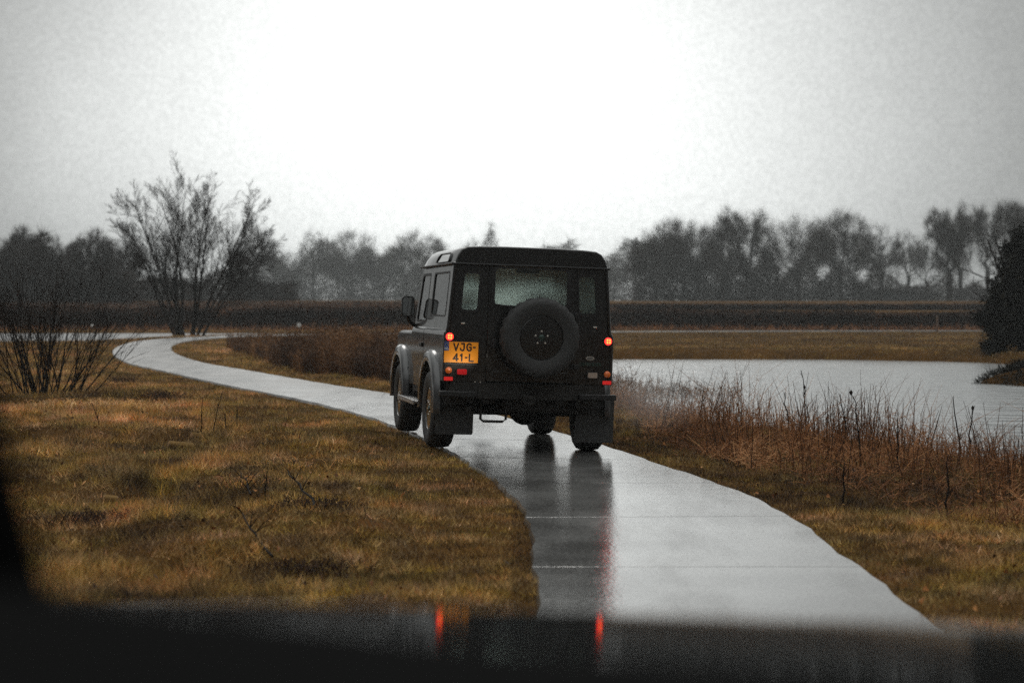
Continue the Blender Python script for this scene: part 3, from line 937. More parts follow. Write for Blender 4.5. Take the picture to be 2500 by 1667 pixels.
def scrub_pts(bands):
    """bands: (u0,u1,Y,top px at ends,...) -> random points filling scrub up to an uneven top"""
    def fn(g, n):
        out = []
        wts = np.array([(b[1] - b[0]) * (742 - b[3]) for b in bands], float); wts /= wts.sum()
        for b, k in zip(bands, g.multinomial(n, wts)):
            u = b[0] + (b[1] - b[0]) * g.random(k)
            Y = b[2] + b[4] * (g.random(k) - .5)
            top = (742 - b[3]) / 4500 * b[2] * (0.35 + 1.15 * lumps(u, u * 0 + b[2], 34, 3) * (.4 + .6 * lumps(u, u * 0, 90, 6)))
            X = (u - 1250) / 4500 * Y
            z = height(X, Y) + top * g.random(k) ** 1.2
            out.append(np.stack([X, Y, z], 1))
        return np.concatenate(out)
    return fn
fuzz('misty_wood', scrub_pts([(560, 1100, 470, 605, 20), (1100, 1560, 475, 610, 20)]), 52000, 2.4, .12, twig_m, 61, 'pale undergrowth and far trees merging in the mist behind the hedge', 'wood', 'stuff')
fuzz('field_scrub', scrub_pts([(1545, 1900, 268, 585, 10), (1900, 2150, 275, 640, 10), (2150, 2600, 285, 680, 10)]), 44000, 1.6, .075, twig_m, 62, 'grey brown undergrowth below the bare trees on the right', 'scrub', 'stuff')
fuzz('wood_undergrowth', scrub_pts([(-80, 320, 172, 590, 10), (320, 720, 190, 675, 12)]), 36000, 1.3, .062, twig_m, 63, 'dark tangled undergrowth filling the wood on the left', 'scrub', 'stuff')

fuzz('rough_field', lambda g, n: (lambda X, Y: np.stack([X, Y, height(X, Y) + .15 * g.random(n)], 1))(-62 + 70 * g.random(n), 110 + 62 * g.random(n) ** .8), 40000, .42, .07, MATS['hedge_leaves'], 66, 'dark rough vegetation on the field between the hedge and the wood', 'rough grass', 'stuff', up=.5, tlo=.2)

fuzz('hedge_foot_grass', lambda g, n: (lambda X, Y: np.stack([X, Y, height(X, Y)], 1))(np.concatenate([-45 + 44 * g.random(n // 2), 3 + 45 * g.random(n - n // 2)]), 103.6 + 3.2 * g.random(n)), 16000, .40, .06, MATS['dead_reeds'], 67, 'rust brown dead grass along the foot of the far hedges', 'rough grass', 'stuff', up=.8, tlo=.0, thi=.7)

# hut under the right-hand trees
hx = (2170 - 1250) / 4500 * 262
hut = empty('field_hut', (hx, 262, float(height(np.array([hx]), np.array([262.0]))[0])))
tag(hut, 'low dark hut with a shallow roof under the bare trees on the right', 'hut')
hm = mat('dark_hut_boards', (0.03, 0.034, 0.036), 0.8, noise=.3)
MB().box(-3.4, 3.4, -1.5, 1.5, 0, 1.4).build('wall', hm, hut, smooth=0)
MB().prism([(-3.6, 1.38), (3.6, 1.38), (3.2, 1.8), (-3.2, 1.8)], 'y', -1.7, 1.7).build('roof', mat('hut_roof', (.035, .035, .036), .7), hut, smooth=0)

# ------------------------------------------------------------------ hedges
def hedge(name, x0, x1, y, zt, depth, label, seed, n, tilt=0.0, leaf=.13, group=None):
    g = np.random.default_rng(seed)
    xs = np.arange(x0, x1 + .01, 1.0)
    ys = y + tilt * (xs - x0) / (x1 - x0)
    hz = height(xs, ys)
    tops = zt * (1 + .16 * (lumps(xs, xs * 0, 4.5, seed) - .5) + .14 * (lumps(xs, xs * 0, 1.3, seed + 1) - .5))
    b = MB()
    b.loft([[(x, yy - depth * .42, z - .2), (x, yy - depth * .40, z + t * .86), (x, yy, z + t * .94), (x, yy + depth * .40, z + t * .86), (x, yy + depth * .42, z - .2)] for x, yy, z, t in zip(xs, ys, hz, tops)])
    root = empty(name, ((x0 + x1) / 2, y, 0))
    tag(root, label, 'hedge', group)
    o = b.build('hedge_body', mat(name + '_wood', (.024, .014, .010), .9, spec=.05, noise=.5, nscale=3), root, smooth=60)
    o.location = (-(x0 + x1) / 2, -y, 0)
    u = g.random(n)
    X = x0 + (x1 - x0) * u
    Yc = y + tilt * u
    t = np.interp(X, xs, tops); z0 = np.interp(X, xs, hz)
    side = g.random(n)
    yy = np.where(side < .7, Yc - depth * .45 + g.normal(0, .06, n), Yc + (g.random(n) - .5) * depth)
    zz = np.where(side < .7, z0 + t * g.random(n), z0 + t * (0.9 + .16 * g.random(n)))
    p = np.stack([X, yy, zz], 1)
    d = g.normal(size=(n, 3)); d[:, 2] = np.abs(d[:, 2]) * .7
    tip = p + d / np.linalg.norm(d, axis=1, keepdims=True) * (leaf * (.6 + .9 * g.random(n)))[:, None]
    me = slivers_mesh('hedge_leaves', p, tip, leaf * .55 * (.5 + g.random(n)), np.clip(g.random(n) * .75 + .7 * (lumps(X, zz * 3, 1.4, seed) - .5), 0, 1), seed=seed)
    o = link('hedge_leaves', me, hedge_m, root); o.location = (-(x0 + x1) / 2, -y, 0)
hedge('clipped_hedge', -60, 1.0, 108, 1.27, 1.6, 'long dark clipped hedge behind the canal and the brown thicket, left of the vehicle', 71, 42000)
hedge('clipped_hedge', 2.4, 62, 107.5, 1.02, 1.6, 'long low dark hedge behind the grass field, right of the vehicle', 72, 36000)
hedge('far_hedge', 1.0, 80, 146, .42, 1.4, 'thin dark far hedge line above and behind the low dark hedge', 73, 16000, tilt=-3, leaf=.16)

# ------------------------------------------------------------------ big multi-stemmed bare tree
def stems_tree(seed, stems, n_side, sub, twig_n, twig_w, curve=0.5, side_ang=(22, 48), min_r=0.006, t_lo=.16):
    """stems: list of (base xyz, dir, length, radius); returns stem segs, branch segs (n,8)"""
    g = np.random.default_rng(seed)
    S, B = [], []
    def rot_dir(d, ang, roll):
        d = d / np.linalg.norm(d)
        ref = np.array([1., 0, 0]) if abs(d[2]) > .9 else np.array([0, 0, 1.])
        a = np.cross(d, ref); a /= np.linalg.norm(a); b = np.cross(d, a)
        v = a * math.cos(roll) + b * math.sin(roll)
        return d * math.cos(ang) + v * math.sin(ang)
    def grow(p, d, ln, r, lvl, out):
        k = max(3, int(8 - lvl * 2))
        pts = [np.array(p)]; d = d / np.linalg.norm(d)
        for i in range(k):
            d = d + np.array([g.normal(0, .07), g.normal(0, .07), (.045 if lvl else .02) * curve + g.normal(0, .03)])
            d /= np.linalg.norm(d)
            pts.append(pts[-1] + d * ln / k)
        for i in range(k):
            t0, t1 = i / k, (i + 1) / k
            out.append([*pts[i], *pts[i + 1], max(r * (1 - .85 * t0), min_r), max(r * (1 - .85 * t1), min_r * .7)])
        if lvl < len(n_side):
            m = n_side[lvl]
            for q in range(m):
                t = (t_lo + (.98 - t_lo) * (q + g.random()) / m)
                f = t * k; i = min(int(f), k - 1)
                pp = pts[i] + (pts[i + 1] - pts[i]) * (f - i)
                dd = pts[i + 1] - pts[i]
                nd = rot_dir(dd, R(side_ang[0] + (side_ang[1] - side_ang[0]) * g.random()), g.random() * 6.283)
                grow(pp, nd, ln * sub[lvl] * (1.15 - .75 * t) * (.7 + .6 * g.random()), max(r * (1 - .8 * t) * .5, min_r), lvl + 1, B)
    for (p, d, ln, r) in stems:
        grow(p, np.array(d, float), ln, r, 0, S)
    return S, B

bx, by = -15.25, 86.3
bz = float(height(np.array([bx]), np.array([by]))[0]) - .1
root = empty('multi_stemmed_tree', (bx, by, bz))
tag(root, 'large bare tree with many stems fanning out from one base beside the canal', 'tree')
g0 = np.random.default_rng(3)
st = []
for (ddx, ln, r) in [(d_ + g0.normal(0, .03), 7.2 - 2.6 * abs(d_ - .08) ** 1.3 + .35 * math.cos(d_ * 16 - .8) + g0.normal(0, .15), .040 + .045 * g0.random()) for d_ in np.linspace(-.47, .68, 14)]:
    st.append(((ddx * 1.0 + g0.normal(0, .10), g0.normal(0, .2), 0), (ddx, g0.normal(0, .22), 1), ln, r))
S, B = stems_tree(5, st, [16, 9, 8], [.40, .48, .62], 0, 0, curve=.6, side_ang=(16, 44), min_r=.0044, t_lo=.22)
link('trunk', segs_mesh('trunk', S, 7), bark, root)
link('crown', segs_mesh('crown', B, 3, np.random.default_rng(1).random(len(B)) * .7), twig_m, root)

# willow bush at the left
wx, wy = -7.35, 28.6
wz = float(height(np.array([wx]), np.array([wy]))[0]) - .05
root = empty('willow_bush', (wx, wy, wz))
tag(root, 'dark leafless willow bush with many thin stems fanning up, on the left grass bank', 'bush')
g0 = np.random.default_rng(8)
st = []
for k in range(64):
    a = g0.normal(0, .40)
    st.append(((a * .75 + g0.normal(0, .12), g0.normal(0, .22), -.02), (a * 1.05 + g0.normal(0, .08), g0.normal(0, .3), 1), 1.25 + 1.0 * g0.random(), .007 + .007 * g0.random()))
S, B = stems_tree(9, st, [7, 3], [.45, .5], 0, 0, curve=.6, side_ang=(14, 36), min_r=.0026)
link('stems', segs_mesh('stems', S, 5, np.random.default_rng(2).random(len(S)) * .6), willow_m, root)
link('twigs', segs_mesh('twigs', B, 3, np.random.default_rng(2).random(len(B))), willow_m, root)

# dark evergreen bush at the right edge
ex, ey = 16.9, 58.6
ez = float(height(np.array([ex]), np.array([ey]))[0]) - .05
root = empty('evergreen_bush', (ex, ey, ez))
root.scale = (1.36, 1.2, 1.30)
tag(root, 'dense near-black evergreen bush on the water bank at the right edge', 'bush')
g0 = np.random.default_rng(4)
S, B = stems_tree(14, [((g0.normal(0, .25), g0.normal(0, .2), 0), (g0.normal(0, .25), g0.normal(0, .2), 1), 3.0, .07) for k in range(7)], [8, 4], [.5, .5], 0, 0, side_ang=(40, 70))
link('stems', segs_mesh('stems', S + B, 5), bark, root)
def ever_pts(g, n):
    cl = [(-1.0, -.3, 1.55, .3, .4, .3), (-.75, .1, 2.5, .25, .3, .3), (-1.25, -.4, .15, .35, .5, .25), (-.15, 0, 3.3, .28, .3, .35), (-1.35, 0, .85, .3, .4, .2), (.5, 0, 3.6, .6, .6, .5), (-.35, -.1, 2.7, .45, .5, .45), (0, 0, 1.5, 1.25, 1.2, 1.1), (-.5, -.2, .75, 1.0, 1, .6), (-.95, -.3, 1.05, .55, .6, .4), (.1, 0, 2.4, .95, .9, .8), (.3, 0, 3.0, .7, .7, .6), (-.55, 0, 2.1, .5, .6, .5), (-.75, -.3, .45, .45, .6, .3), (1.0, 0, 1.6, 1.1, 1.1, 1.3), (-1.2, -.4, .62, .35, .5, .2)]
    out = []
    w_ = np.array([c[3] * c[5] for c in cl]); w_ /= w_.sum()
    for c, k in zip(cl, g.multinomial(n, w_)):
        d = g.normal(size=(k, 3)); d /= np.linalg.norm(d, axis=1, keepdims=True)
        r = g.random(k) ** .6 * (.7 + .5 * lumps(d[:, 0] * 3 + c[0] * 5, d[:, 2] * 3 + c[2] * 5, 1.0, 3))
        out.append(np.array(c[:3]) + d * (r * (.85 + .3 * g.random(k)))[:, None] * np.array(c[3:]))
    return np.concatenate(out)
fuzz('foliage', ever_pts, 52000, .15, .055, ever_m, 15, parent=root, up=.3)

def bank_pts(g, n):
    x = 10.3 + 6 * g.random(n * 3); y = 40 + 8 * g.random(n * 3)
    k = poly_sdf(ISLE, x, y) < .25
    x, y = x[k][:n], y[k][:n]
    m_ = n - len(x)
    if m_ > 0:
        x = np.concatenate([x, x[:m_]]); y = np.concatenate([y, y[:m_]])
    return np.stack([x, y, height(x, y) + .12 * g.random(n)], 1)
fuzz('bank_growth', bank_pts, 14000, .16, .03, ever_m, 19, 'dark low growth covering the muddy tongue of land at the right edge of the lake', 'ground cover', 'stuff', up=.5, tlo=.4)

# brown thicket behind the far verge of the path
def thicket_pts(g, n):
    s = g.random(n)
    nearx = np.interp(s, [0, .3, 1], [-9.3, -5.4, -1.2]); neary = np.interp(s, [0, .3, 1], [60, 43.0, 32.0])
    dep = g.random(n) ** 1.3 * 7
    return nearx + dep * .85, neary + dep * .75, s
def build_thicket():
    g = np.random.default_rng(17); n = 30000
    x, y, s = thicket_pts(g, n)
    k = path_dist(x, y) > 1.25 + .9 * lumps(x, y, 1.2, 3)
    x, y, s = x[k], y[k], s[k]; n = len(x)
    z = height(x, y)
    hmax = np.interp(s, [0, .3, .7, 1], [.62, .80, .85, .80]) * (.30 + 1.05 * lumps(x, y, 1.2, 12)) * (.7 + .3 * sstep(1.5, 2.6, path_dist(x, y)))
    p = np.stack([x, y, z], 1)
    d = np.stack([g.normal(0, .22, n), g.normal(0, .22, n), np.ones(n)], 1)
    tip = p + d * (hmax * (.5 + .6 * g.random(n)))[:, None]
    tint = np.clip(.30 + .95 * (lumps(x, y, .9, 7) - .35) + .45 * g.random(n) + .25 * (path_dist(x, y) < 2.1), 0, 1)
    m = 3
    q = p[:, None] + (tip - p)[:, None] * (.3 + .7 * g.random((n, m, 1)))
    q = q.reshape(-1, 3); dd = g.normal(size=(n * m, 3)); dd[:, 2] = np.abs(dd[:, 2]) * .8
    dd /= np.linalg.norm(dd, axis=1, keepdims=True)
    t2 = q + dd * (.10 + .14 * g.random((n * m, 1)))
    P = np.concatenate([p, q]); T = np.concatenate([tip, t2])
    W = np.concatenate([np.full(n, .016), np.full(n * m, .014)])
    o = link('bramble_thicket', slivers_mesh('bramble_thicket', P, T, W, np.concatenate([tint, np.repeat(tint, m) * .9]), seed=4), bramble_m)
    tag(o, 'tangled brown winter thicket between the far path and the field, left of the vehicle', 'thicket', kind='stuff')
build_thicket()

# ------------------------------------------------------------------ reeds on the lake bank
REED = np.array([(1.55, 25.5), (1.75, 20.5), (2.15, 17.2), (2.6, 14.6), (3.1, 12.6), (4.2, 10.2), (9, 8.0), (12, 12), (8.3, 16.4), (5.6, 19.3), (4.1, 22.4), (2.9, 26.4), (1.9, 32), (1.3, 38), (-.2, 38), (.3, 32)], float)
def build_reeds():
    g = np.random.default_rng(23)
    n = 58000
    x = -.5 + 10 * g.random(n); y = 8 + 31 * g.random(n)
    sd = poly_sdf(REED, x, y)
    k = (sd < -.0 - .35 * (lumps(x, y, .8, 3) - .5)) & (path_dist(x, y) > 1.35) & (np.abs(x) < .30 * y + .6)
    k &= g.random(n) < (.12 + .95 * lumps(x, y, .7, 31))
    x, y, sd = x[k], y[k], sd[k]; n = len(x)
    z = np.maximum(height(x, y), LAKE_Z - .05)
    hgt = (.16 + .66 * lumps(x, y, .7, 14) ** 1.3) * (.45 + .95 * g.random(n) ** 1.4) * (.55 + .45 * sstep(0, -.9, sd)) * np.interp(y, [8, 13, 18, 23, 30], [.30, .44, .80, 1.06, 1.0])
    az = g.random(n) * 6.283; ln = np.abs(g.normal(0, .24, n)) + (g.random(n) < .22) * .55
    p0 = np.stack([x, y, z - .03], 1)
    dv = np.stack([np.cos(az) * ln, np.sin(az) * ln, np.ones(n)], 1)
    p1 = p0 + dv * (hgt * .6)[:, None]
    bend = np.stack([np.cos(az) * (ln * 1.6 + .15), np.sin(az) * (ln * 1.6 + .15), np.full(n, .8)], 1)
    p2 = p1 + bend * (hgt * .5)[:, None]
    wd = .004 + .004 * g.random(n)
    tint = np.clip(.05 + .62 * lumps(x, y, .8, 41) * (0.45 + 1.1 * g.random(n)) + .2 * (ln > .4), 0, 1)
    s1 = np.concatenate([p0, p1, wd[:, None] * .5, wd[:, None] * .4], 1)
    s2 = np.concatenate([p1, p2, wd[:, None] * .4, wd[:, None] * .12], 1)
    # drooping leaves
    m = 2
    t = .2 + .8 * g.random((n, m, 1))
    q = (p0[:, None] + (p1 - p0)[:, None] * t).reshape(-1, 3)
    a2 = g.random(n * m) * 6.283
    dd = np.stack([np.cos(a2) * .7, np.sin(a2) * .7, .8 * g.random(n * m) - .2], 1) * (.07 + .16 * g.random(n * m))[:, None]
    s3 = np.concatenate([q, q + dd, np.full((n * m, 1), .0035), np.full((n * m, 1), .001)], 1)
    # stout dark stems standing in clumps
    cx_ = g.integers(0, n, 90); kk = g.integers(0, 90, 620)
    bx_ = x[cx_][kk] + g.normal(0, .16, 620); by_ = y[cx_][kk] + g.normal(0, .3, 620)
    ok = (path_dist(bx_, by_) > 1.5) & (poly_sdf(REED, bx_, by_) < .1)
    bx_, by_ = bx_[ok], by_[ok]; nb = len(bx_)
    q0 = np.stack([bx_, by_, np.maximum(height(bx_, by_), LAKE_Z) - .03], 1)
    hb = (.25 + .5 * g.random(nb)) * np.interp(by_, [8, 13, 18, 23], [.5, .65, .9, 1.1])
    q1 = q0 + np.stack([g.normal(0, .22, nb) * hb, g.normal(0, .2, nb) * hb, hb], 1)
    s4 = np.concatenate([q0, q1, np.full((nb, 1), .0055), np.full((nb, 1), .002)], 1)
    segs = np.concatenate([s1, s2, s3, s4]); tt = np.concatenate([tint, tint, np.clip(np.repeat(tint, m) + .15, 0, 1), .22 * g.random(nb)])
    o = link('reeds', segs_mesh('reeds', segs, 3, tt), reed_m)
    tag(o, 'bed of brown dead reeds and weeds along the lake bank', 'reeds', kind='stuff')
build_reeds()

# single tall dead stalks standing out of the reeds
GSK = 'tall dark dead stalks in the reed bed'
stalks = [ # u, base v, top v (2500 px), lean px, label
    (1968, 1030, 876, -10, 'tallest dead stalk, bent at its tip, reaching up to the far shore of the lake'),
    (1927, 1040, 928, -12, 'slim dead stalk just left of the tallest bent stalk'),
    (2066, 1085, 955, -14, 'curved dead stalk leaning left, right of the tallest bent stalk'),
    (2104, 1140, 950, -22, 'dark dead stalk with a curled seed head at its tip'),
    (2171, 1060, 960, -2, 'straight short-leaved dead stalk in the middle of the right reeds'),
    (2194, 1150, 1015, -2, 'thick straight dead stalk with side shoots'),
    (2344, 1120, 960, -18, 'long arching dead stalk leaning left near the right edge'),
    (2370, 1110, 988, 4, 'thick dark dead stalk with a knobbly tip near the right edge'),
    (1808, 1000, 960, 6, 'dark dead stem in the leafy clump of reeds left of the others'),
    (2315, 1250, 1100, 2, 'dark upright dead stem low at the lower right edge of the reeds'),
    (1710, 1010, 925, 8, 'dark forked dead stalk close to the vehicle'),
    (2060, 1230, 1120, 3, 'black stub of a dead stalk at the grass edge of the reeds')]
for k, (u, bv, tv, ln, lab) in enumerate(stalks):
    g = np.random.default_rng(300 + k)
    Y = 4500 * CAM_H / (bv - 742); X = (u - 1250) / 4500 * Y
    z = float(height(np.array([X]), np.array([Y]))[0])
    if z < -.1:
        Y *= .93; X *= .93; z = float(height(np.array([X]), np.array([Y]))[0])
    hgt = (bv - tv) / 4500 * Y - min(z, 0); lx = ln / 4500 * Y
    root = empty('dead_stalk', (X, Y, z - .03))
    tag(root, lab, 'plant', GSK)
    b = MB()
    n = 8
    pts = [(lx * (i / n) ** 2 * 1.0 + g.normal(0, .006), g.normal(0, .006), hgt * i / n) for i in range(n + 1)]
    b.tube(pts, [.010 - .006 * i / n for i in range(n + 1)], 6)
    for q in range(g.integers(2, 5)):
        i = g.integers(3, n)
        a = g.random() * 6.283
        p = Vector(pts[i]); e = p + Vector((math.cos(a) * .07, math.sin(a) * .07, .05 + .06 * g.random()))
        b.tube([p, (p + e) / 2 + Vector((0, 0, .01)), e], [.004, .003, .0015], 4)
    if k in (0, 3, 7):
        p = Vector(pts[-1 if k != 0 else 6])
        b.lathe([(-.025, .002), (-.012, .014), (.004, .016), (.022, .003)], 'z', (p.x + .006, p.y, p.z), 8)
    b.build('stem', mat('dead_stem', (.016, .011, .009), .85, spec=.1) if 'dead_stem' not in MATS else MATS['dead_stem'], root)

# ------------------------------------------------------------------ grass
def build_grass():
    g = np.random.default_rng(31)
    Ps, Ts, Ws, Ti = [], [], [], []
    zones = [(5.5, 11, 5200, 1.0), (11, 17, 3800, 1.15), (17, 26, 2300, 1.35), (26, 40, 1000, 1.7), (40, 66, 420, 2.3), (66, 104, 110, 2.6)]
    for (y0, y1, dens, sc) in zones:
        hw = .285 * y1 + .4
        n = int(dens * (y1 - y0) * 2 * hw)
        x = -hw + 2 * hw * g.random(n); y = y0 + (y1 - y0) * g.random(n)
        keep = np.abs(x) < .285 * y + .35
        x, y = x[keep], y[keep]
        pd = path_dist(x, y)
        edge = PATH_HW - .03 + .07 * (lumps(x, y, .35, 6) - .4)
        ls = poly_sdf(LAKE, x, y)
        tus = lumps(x, y, .45, 51); pat = lumps(x, y, 1.6, 52); big = lumps(x, y, 4.0, 53)
        keep = (pd > edge) & (ls > .15) & (poly_sdf(ISLE, x, y) > .3) & (poly_sdf(CANAL, x, y) > .9) & (~in_puddle(x, y) | (g.random(len(x)) < .25)) & (g.random(len(x)) < .34 + .85 * tus * (.4 + .6 * lumps(x, y, .22, 64)))
        x, y, pd, tus, pat, big = [q[keep] for q in (x, y, pd, tus, pat, big)]
        n = len(x)
        z = height(x, y)
        wild = sstep(1.6, 3.4, pd) * (x < 0)              # rougher away from the mown verge
        ln = (.045 + .04 * tus + wild * (.07 * sstep(.55, .9, tus) * lumps(x, y, 1.3, 62) + .005)) * (.6 + .8 * g.random(n)) * (1 + .25 * (sc - 1))
        ln = ln * np.interp(pd, [.95, 1.7], [.5, 1.0])
        ln = ln + (.2 + .8 * wild) * .06 * sstep(.62, .92, lumps(x, y, .27, 66)) * (x < 0)
        az = 6.283 * (lumps(x, y, .25, 55) * .8 + g.random(n))
        ti = R(15) + R(58) * g.random(n)
        ti = np.where(pd < 1.6, ti * .8, ti)
        d = np.stack([np.cos(az) * np.sin(ti), np.sin(az) * np.sin(ti), np.cos(ti)], 1)
        p = np.stack([x, y, z - .022], 1)
        tint = -.04 + .52 * pat * (.5 + .5 * big) + .26 * tus + .46 * lumps(x, y, .17, 61) - .06 + .34 * (g.random(n) - .5)
        rust = lumps(x, y, .9, 58)
        tint += wild * .34 * sstep(.58, .82, rust) * g.random(n)
        tint -= (.3 + .7 * wild) * .30 * sstep(.55, .85, lumps(x, y, .75, 59))
        tint -= .20 * (x > 0)  # right verge darkened in the tint, standing in for lens falloff
        tint += .35 * (g.random(n) < .025)
        Ps.append(p); Ts.append(p + d * ln[:, None]); Ws.append(.0042 * sc * (.7 + .7 * g.random(n))); Ti.append(np.clip(tint, 0, 1))
    o = link('grass', slivers_mesh('grass', np.concatenate(Ps), np.concatenate(Ts), np.concatenate(Ws), np.concatenate(Ti), seed=3), grass_m)
    tag(o, 'wet olive and straw coloured winter grass on both sides of the path', 'grass', kind='stuff')
    print('grass', sum(len(p) for p in Ps))
build_grass()

def build_leaves():
    g = np.random.default_rng(77); n = 3000
    x = -7 + 12 * g.random(n); y = 6 + 24 * g.random(n)
    k = (path_dist(x, y) > .98) & (np.abs(x) < .3 * y + .3) & (poly_sdf(LAKE, x, y) > .3) & (g.random(n) < .15 + 1.0 * lumps(x, y, 1.3, 72) ** 2)
    x, y = x[k], y[k]; n = len(x)
    z = height(x, y) + .02 + .03 * g.random(n)
    a = g.random(n) * 6.283; r = .009 + .013 * g.random(n)
    P = []
    for q, rr in ((0, 1), (1.7, .55), (3.14, 1), (4.6, .5)):
        P.append(np.stack([x + np.cos(a + q) * r * rr, y + np.sin(a + q) * r * rr, z + g.normal(0, .012, n)], 1))
    V = np.stack(P, 1).reshape(-1, 3)
    o = link('fallen_leaves', np_mesh('fallen_leaves', V, np.arange(n * 4).reshape(-1, 4), g.random(n)), ramp_mat('leaf_litter', [(0, (.03, .016, .009)), (.5, (.16, .06, .02)), (.85, (.42, .17, .05)), (1, (.6, .34, .13))], rough=.6, spec=.2))
    tag(o, 'scattered rust and straw coloured dead leaves in the grass', 'leaves', kind='stuff')
build_leaves()

# tufts of taller dead grass and bracken on the left bank
def tuft(name, u, v, hgt, rad, n, m, label, group, cat, seed, dark=0.0, wdt=.006):
    g = np.random.default_rng(seed)
    Y = 4500 * CAM_H / (v - 742); X = (u - 1250) / 4500 * Y
    z = float(height(np.array([X]), np.array([Y]))[0])
    p = np.stack([g.normal(0, rad * .45, n), g.normal(0, rad * .45, n), np.full(n, -.02)], 1)
    az = g.random(n) * 6.283; sp = .3 + .9 * g.random(n)
    d = np.stack([np.cos(az) * sp, np.sin(az) * sp, np.ones(n)], 1); d /= np.linalg.norm(d, axis=1, keepdims=True)
    ln = hgt * (.5 + .7 * g.random(n))
    mid = p + d * (ln * .6)[:, None]
    d2 = d.copy(); d2[:, 2] -= .5 + .5 * g.random(n)
    tip = mid + d2 * (ln * .45)[:, None]
    W = np.full(n, wdt * .5)
    segs = np.concatenate([np.concatenate([p, mid, W[:, None], W[:, None] * .8], 1), np.concatenate([mid, tip, W[:, None] * .8, W[:, None] * .15], 1)])
    t = np.clip(g.random(n) * .8 + .1 - dark, 0, 1)
    root = empty(name, (X, Y, z))
    tag(root, label, cat, group)
    link('leaves', segs_mesh('leaves', segs, 3, np.concatenate([t, t])), m, root)
GTU = 'dead grass tufts on the left bank'
tl = [(940, 1100, 0, 'x')]
for k, (u, v, hgt, rad, n, dk, lab) in enumerate([
        (380, 985, .22, .55, 420, .35, 'dark brown heathery tuft above the saplings on the left bank'),
        (300, 1010, .18, .60, 380, -.25, 'rust coloured tuft of dead bracken just right of the willow bush'),
        (150, 1000, .18, .60, 380, -.2, 'rust coloured dead growth at the foot of the willow bush'),
        (300, 935, .22, .4, 240, .4, 'small dark tuft between the willow bush and the path bend'),
        (690, 1160, .14, .35, 320, .1, 'broad brown tuft beside the small bright puddle'),
        (600, 1210, .16, .22, 180, .0, 'bent reddish tuft with twigs left of the dead branch'),
        (770, 1265, .15, .30, 300, .45, 'dark spiky tuft beside the leaning dead branch'),
        (240, 1265, .12, .35, 280, .45, 'dark brown patch of tufts in the lower left grass'),
        (740, 1370, .12, .35, 320, .4, 'dark tuft below the end of the fallen branch'),
        (430, 1065, .15, .15, 120, -.3, 'small rusty tuft right behind the cut log')]):
    tuft('grass_tuft', u, v, hgt, rad, n, grass_m if dk <= .1 else bramble_m, lab, GTU, 'tuft', 400 + k, dk)

def gpt(u, v):
    Y = 4500 * CAM_H / (v - 742); X = (u - 1250) / 4500 * Y
    return X, Y, float(height(np.array([X]), np.array([Y]))[0])

# thin saplings
GSP = 'thin leafless saplings on the left bank'
sap_m = mat('sapling_bark', (.007, .005, .004), .85, spec=.1)
for k, (u, v, h_, ln, lab) in enumerate([(490, 1075, .42, .02, 'straight sapling nearest the cut log'), (520, 1070, .46, .10, 'tallest sapling, leaning right, of the group by the cut log'),
        (552, 1065, .24, -.03, 'short sapling right of the tallest sapling'), (578, 1055, .22, .0, 'thin pale sapling at the right of the group'), (240, 1070, .26, -.08, 'lone leaning sapling left of the cut log'), (645, 1240, .22, .02, 'lone dark sapling above the fallen branch')]):
    X, Y, z = gpt(u, v)
    g = np.random.default_rng(500 + k)
    b = MB()
    pts = [(ln * (i / 6) ** 1.5 + g.normal(0, .004), g.normal(0, .004), h_ * i / 6) for i in range(7)]
    b.tube(pts, [.0065 - .004 * i / 6 for i in range(7)], 6)
    for q in range(3):
        i = 2 + q; a = g.random() * 6.28
        p = Vector(pts[i]); b.tube([p, p + Vector((math.cos(a) * .04, math.sin(a) * .04, .09))], [.003, .0012], 4)
    o = b.build('sapling', sap_m, None, loc=(X, Y, z - .02))
    tag(o, lab, 'sapling', GSP)

# logs
log_bark = mat('mossy_bark', (.20, .12, .045), .9, spec=.05, noise=.7, nscale=30, bump=.5, bscale=40)
log_cut = mat('cut_wood', (.34, .19, .08), .7, noise=.2, nscale=40)
for k, (u, v, ln, r, rz, lab) in enumerate([(440, 1095, .25, .045, 22, 'mossy yellow cut log lying in the grass on the left bank'), (480, 1082, .13, .035, 35, 'short cut log piece with a pale end beside the mossy log'), (268, 1215, .10, .03, 15, 'pale broken wood chunk alone in the lower left grass')]):
    X, Y, z = gpt(u, v)
    root = empty('cut_log', (X, Y, z + r * .2), (R(8), R(7), R(rz)))
    tag(root, lab, 'log', 'cut wood on the left bank')
    g = np.random.default_rng(600 + k)
    ph = g.random() * 6
    MB().lathe([(-ln / 2, r * .96), (-ln / 2 + .01, r), (-ln / 6, r * .95), (ln / 6, r * 1.03), (ln / 2 - .01, r * .98), (ln / 2, r * .94)], 'x', n=18, rmod=lambda t, rr, q: rr * (1 + .07 * math.sin(q * 1.7 + ph) + .04 * math.sin(t * 60 + q))).build('log_bark', log_bark, root)
    for s in (-1, 1):
        MB().lathe([(0, r * .82), (.004 * s, r * .80), (.0045 * s, r * .4), (.005 * s, 0)], 'x', n=18).build('cut_end', log_cut, root, loc=(s * (ln / 2 + .001), 0, 0))

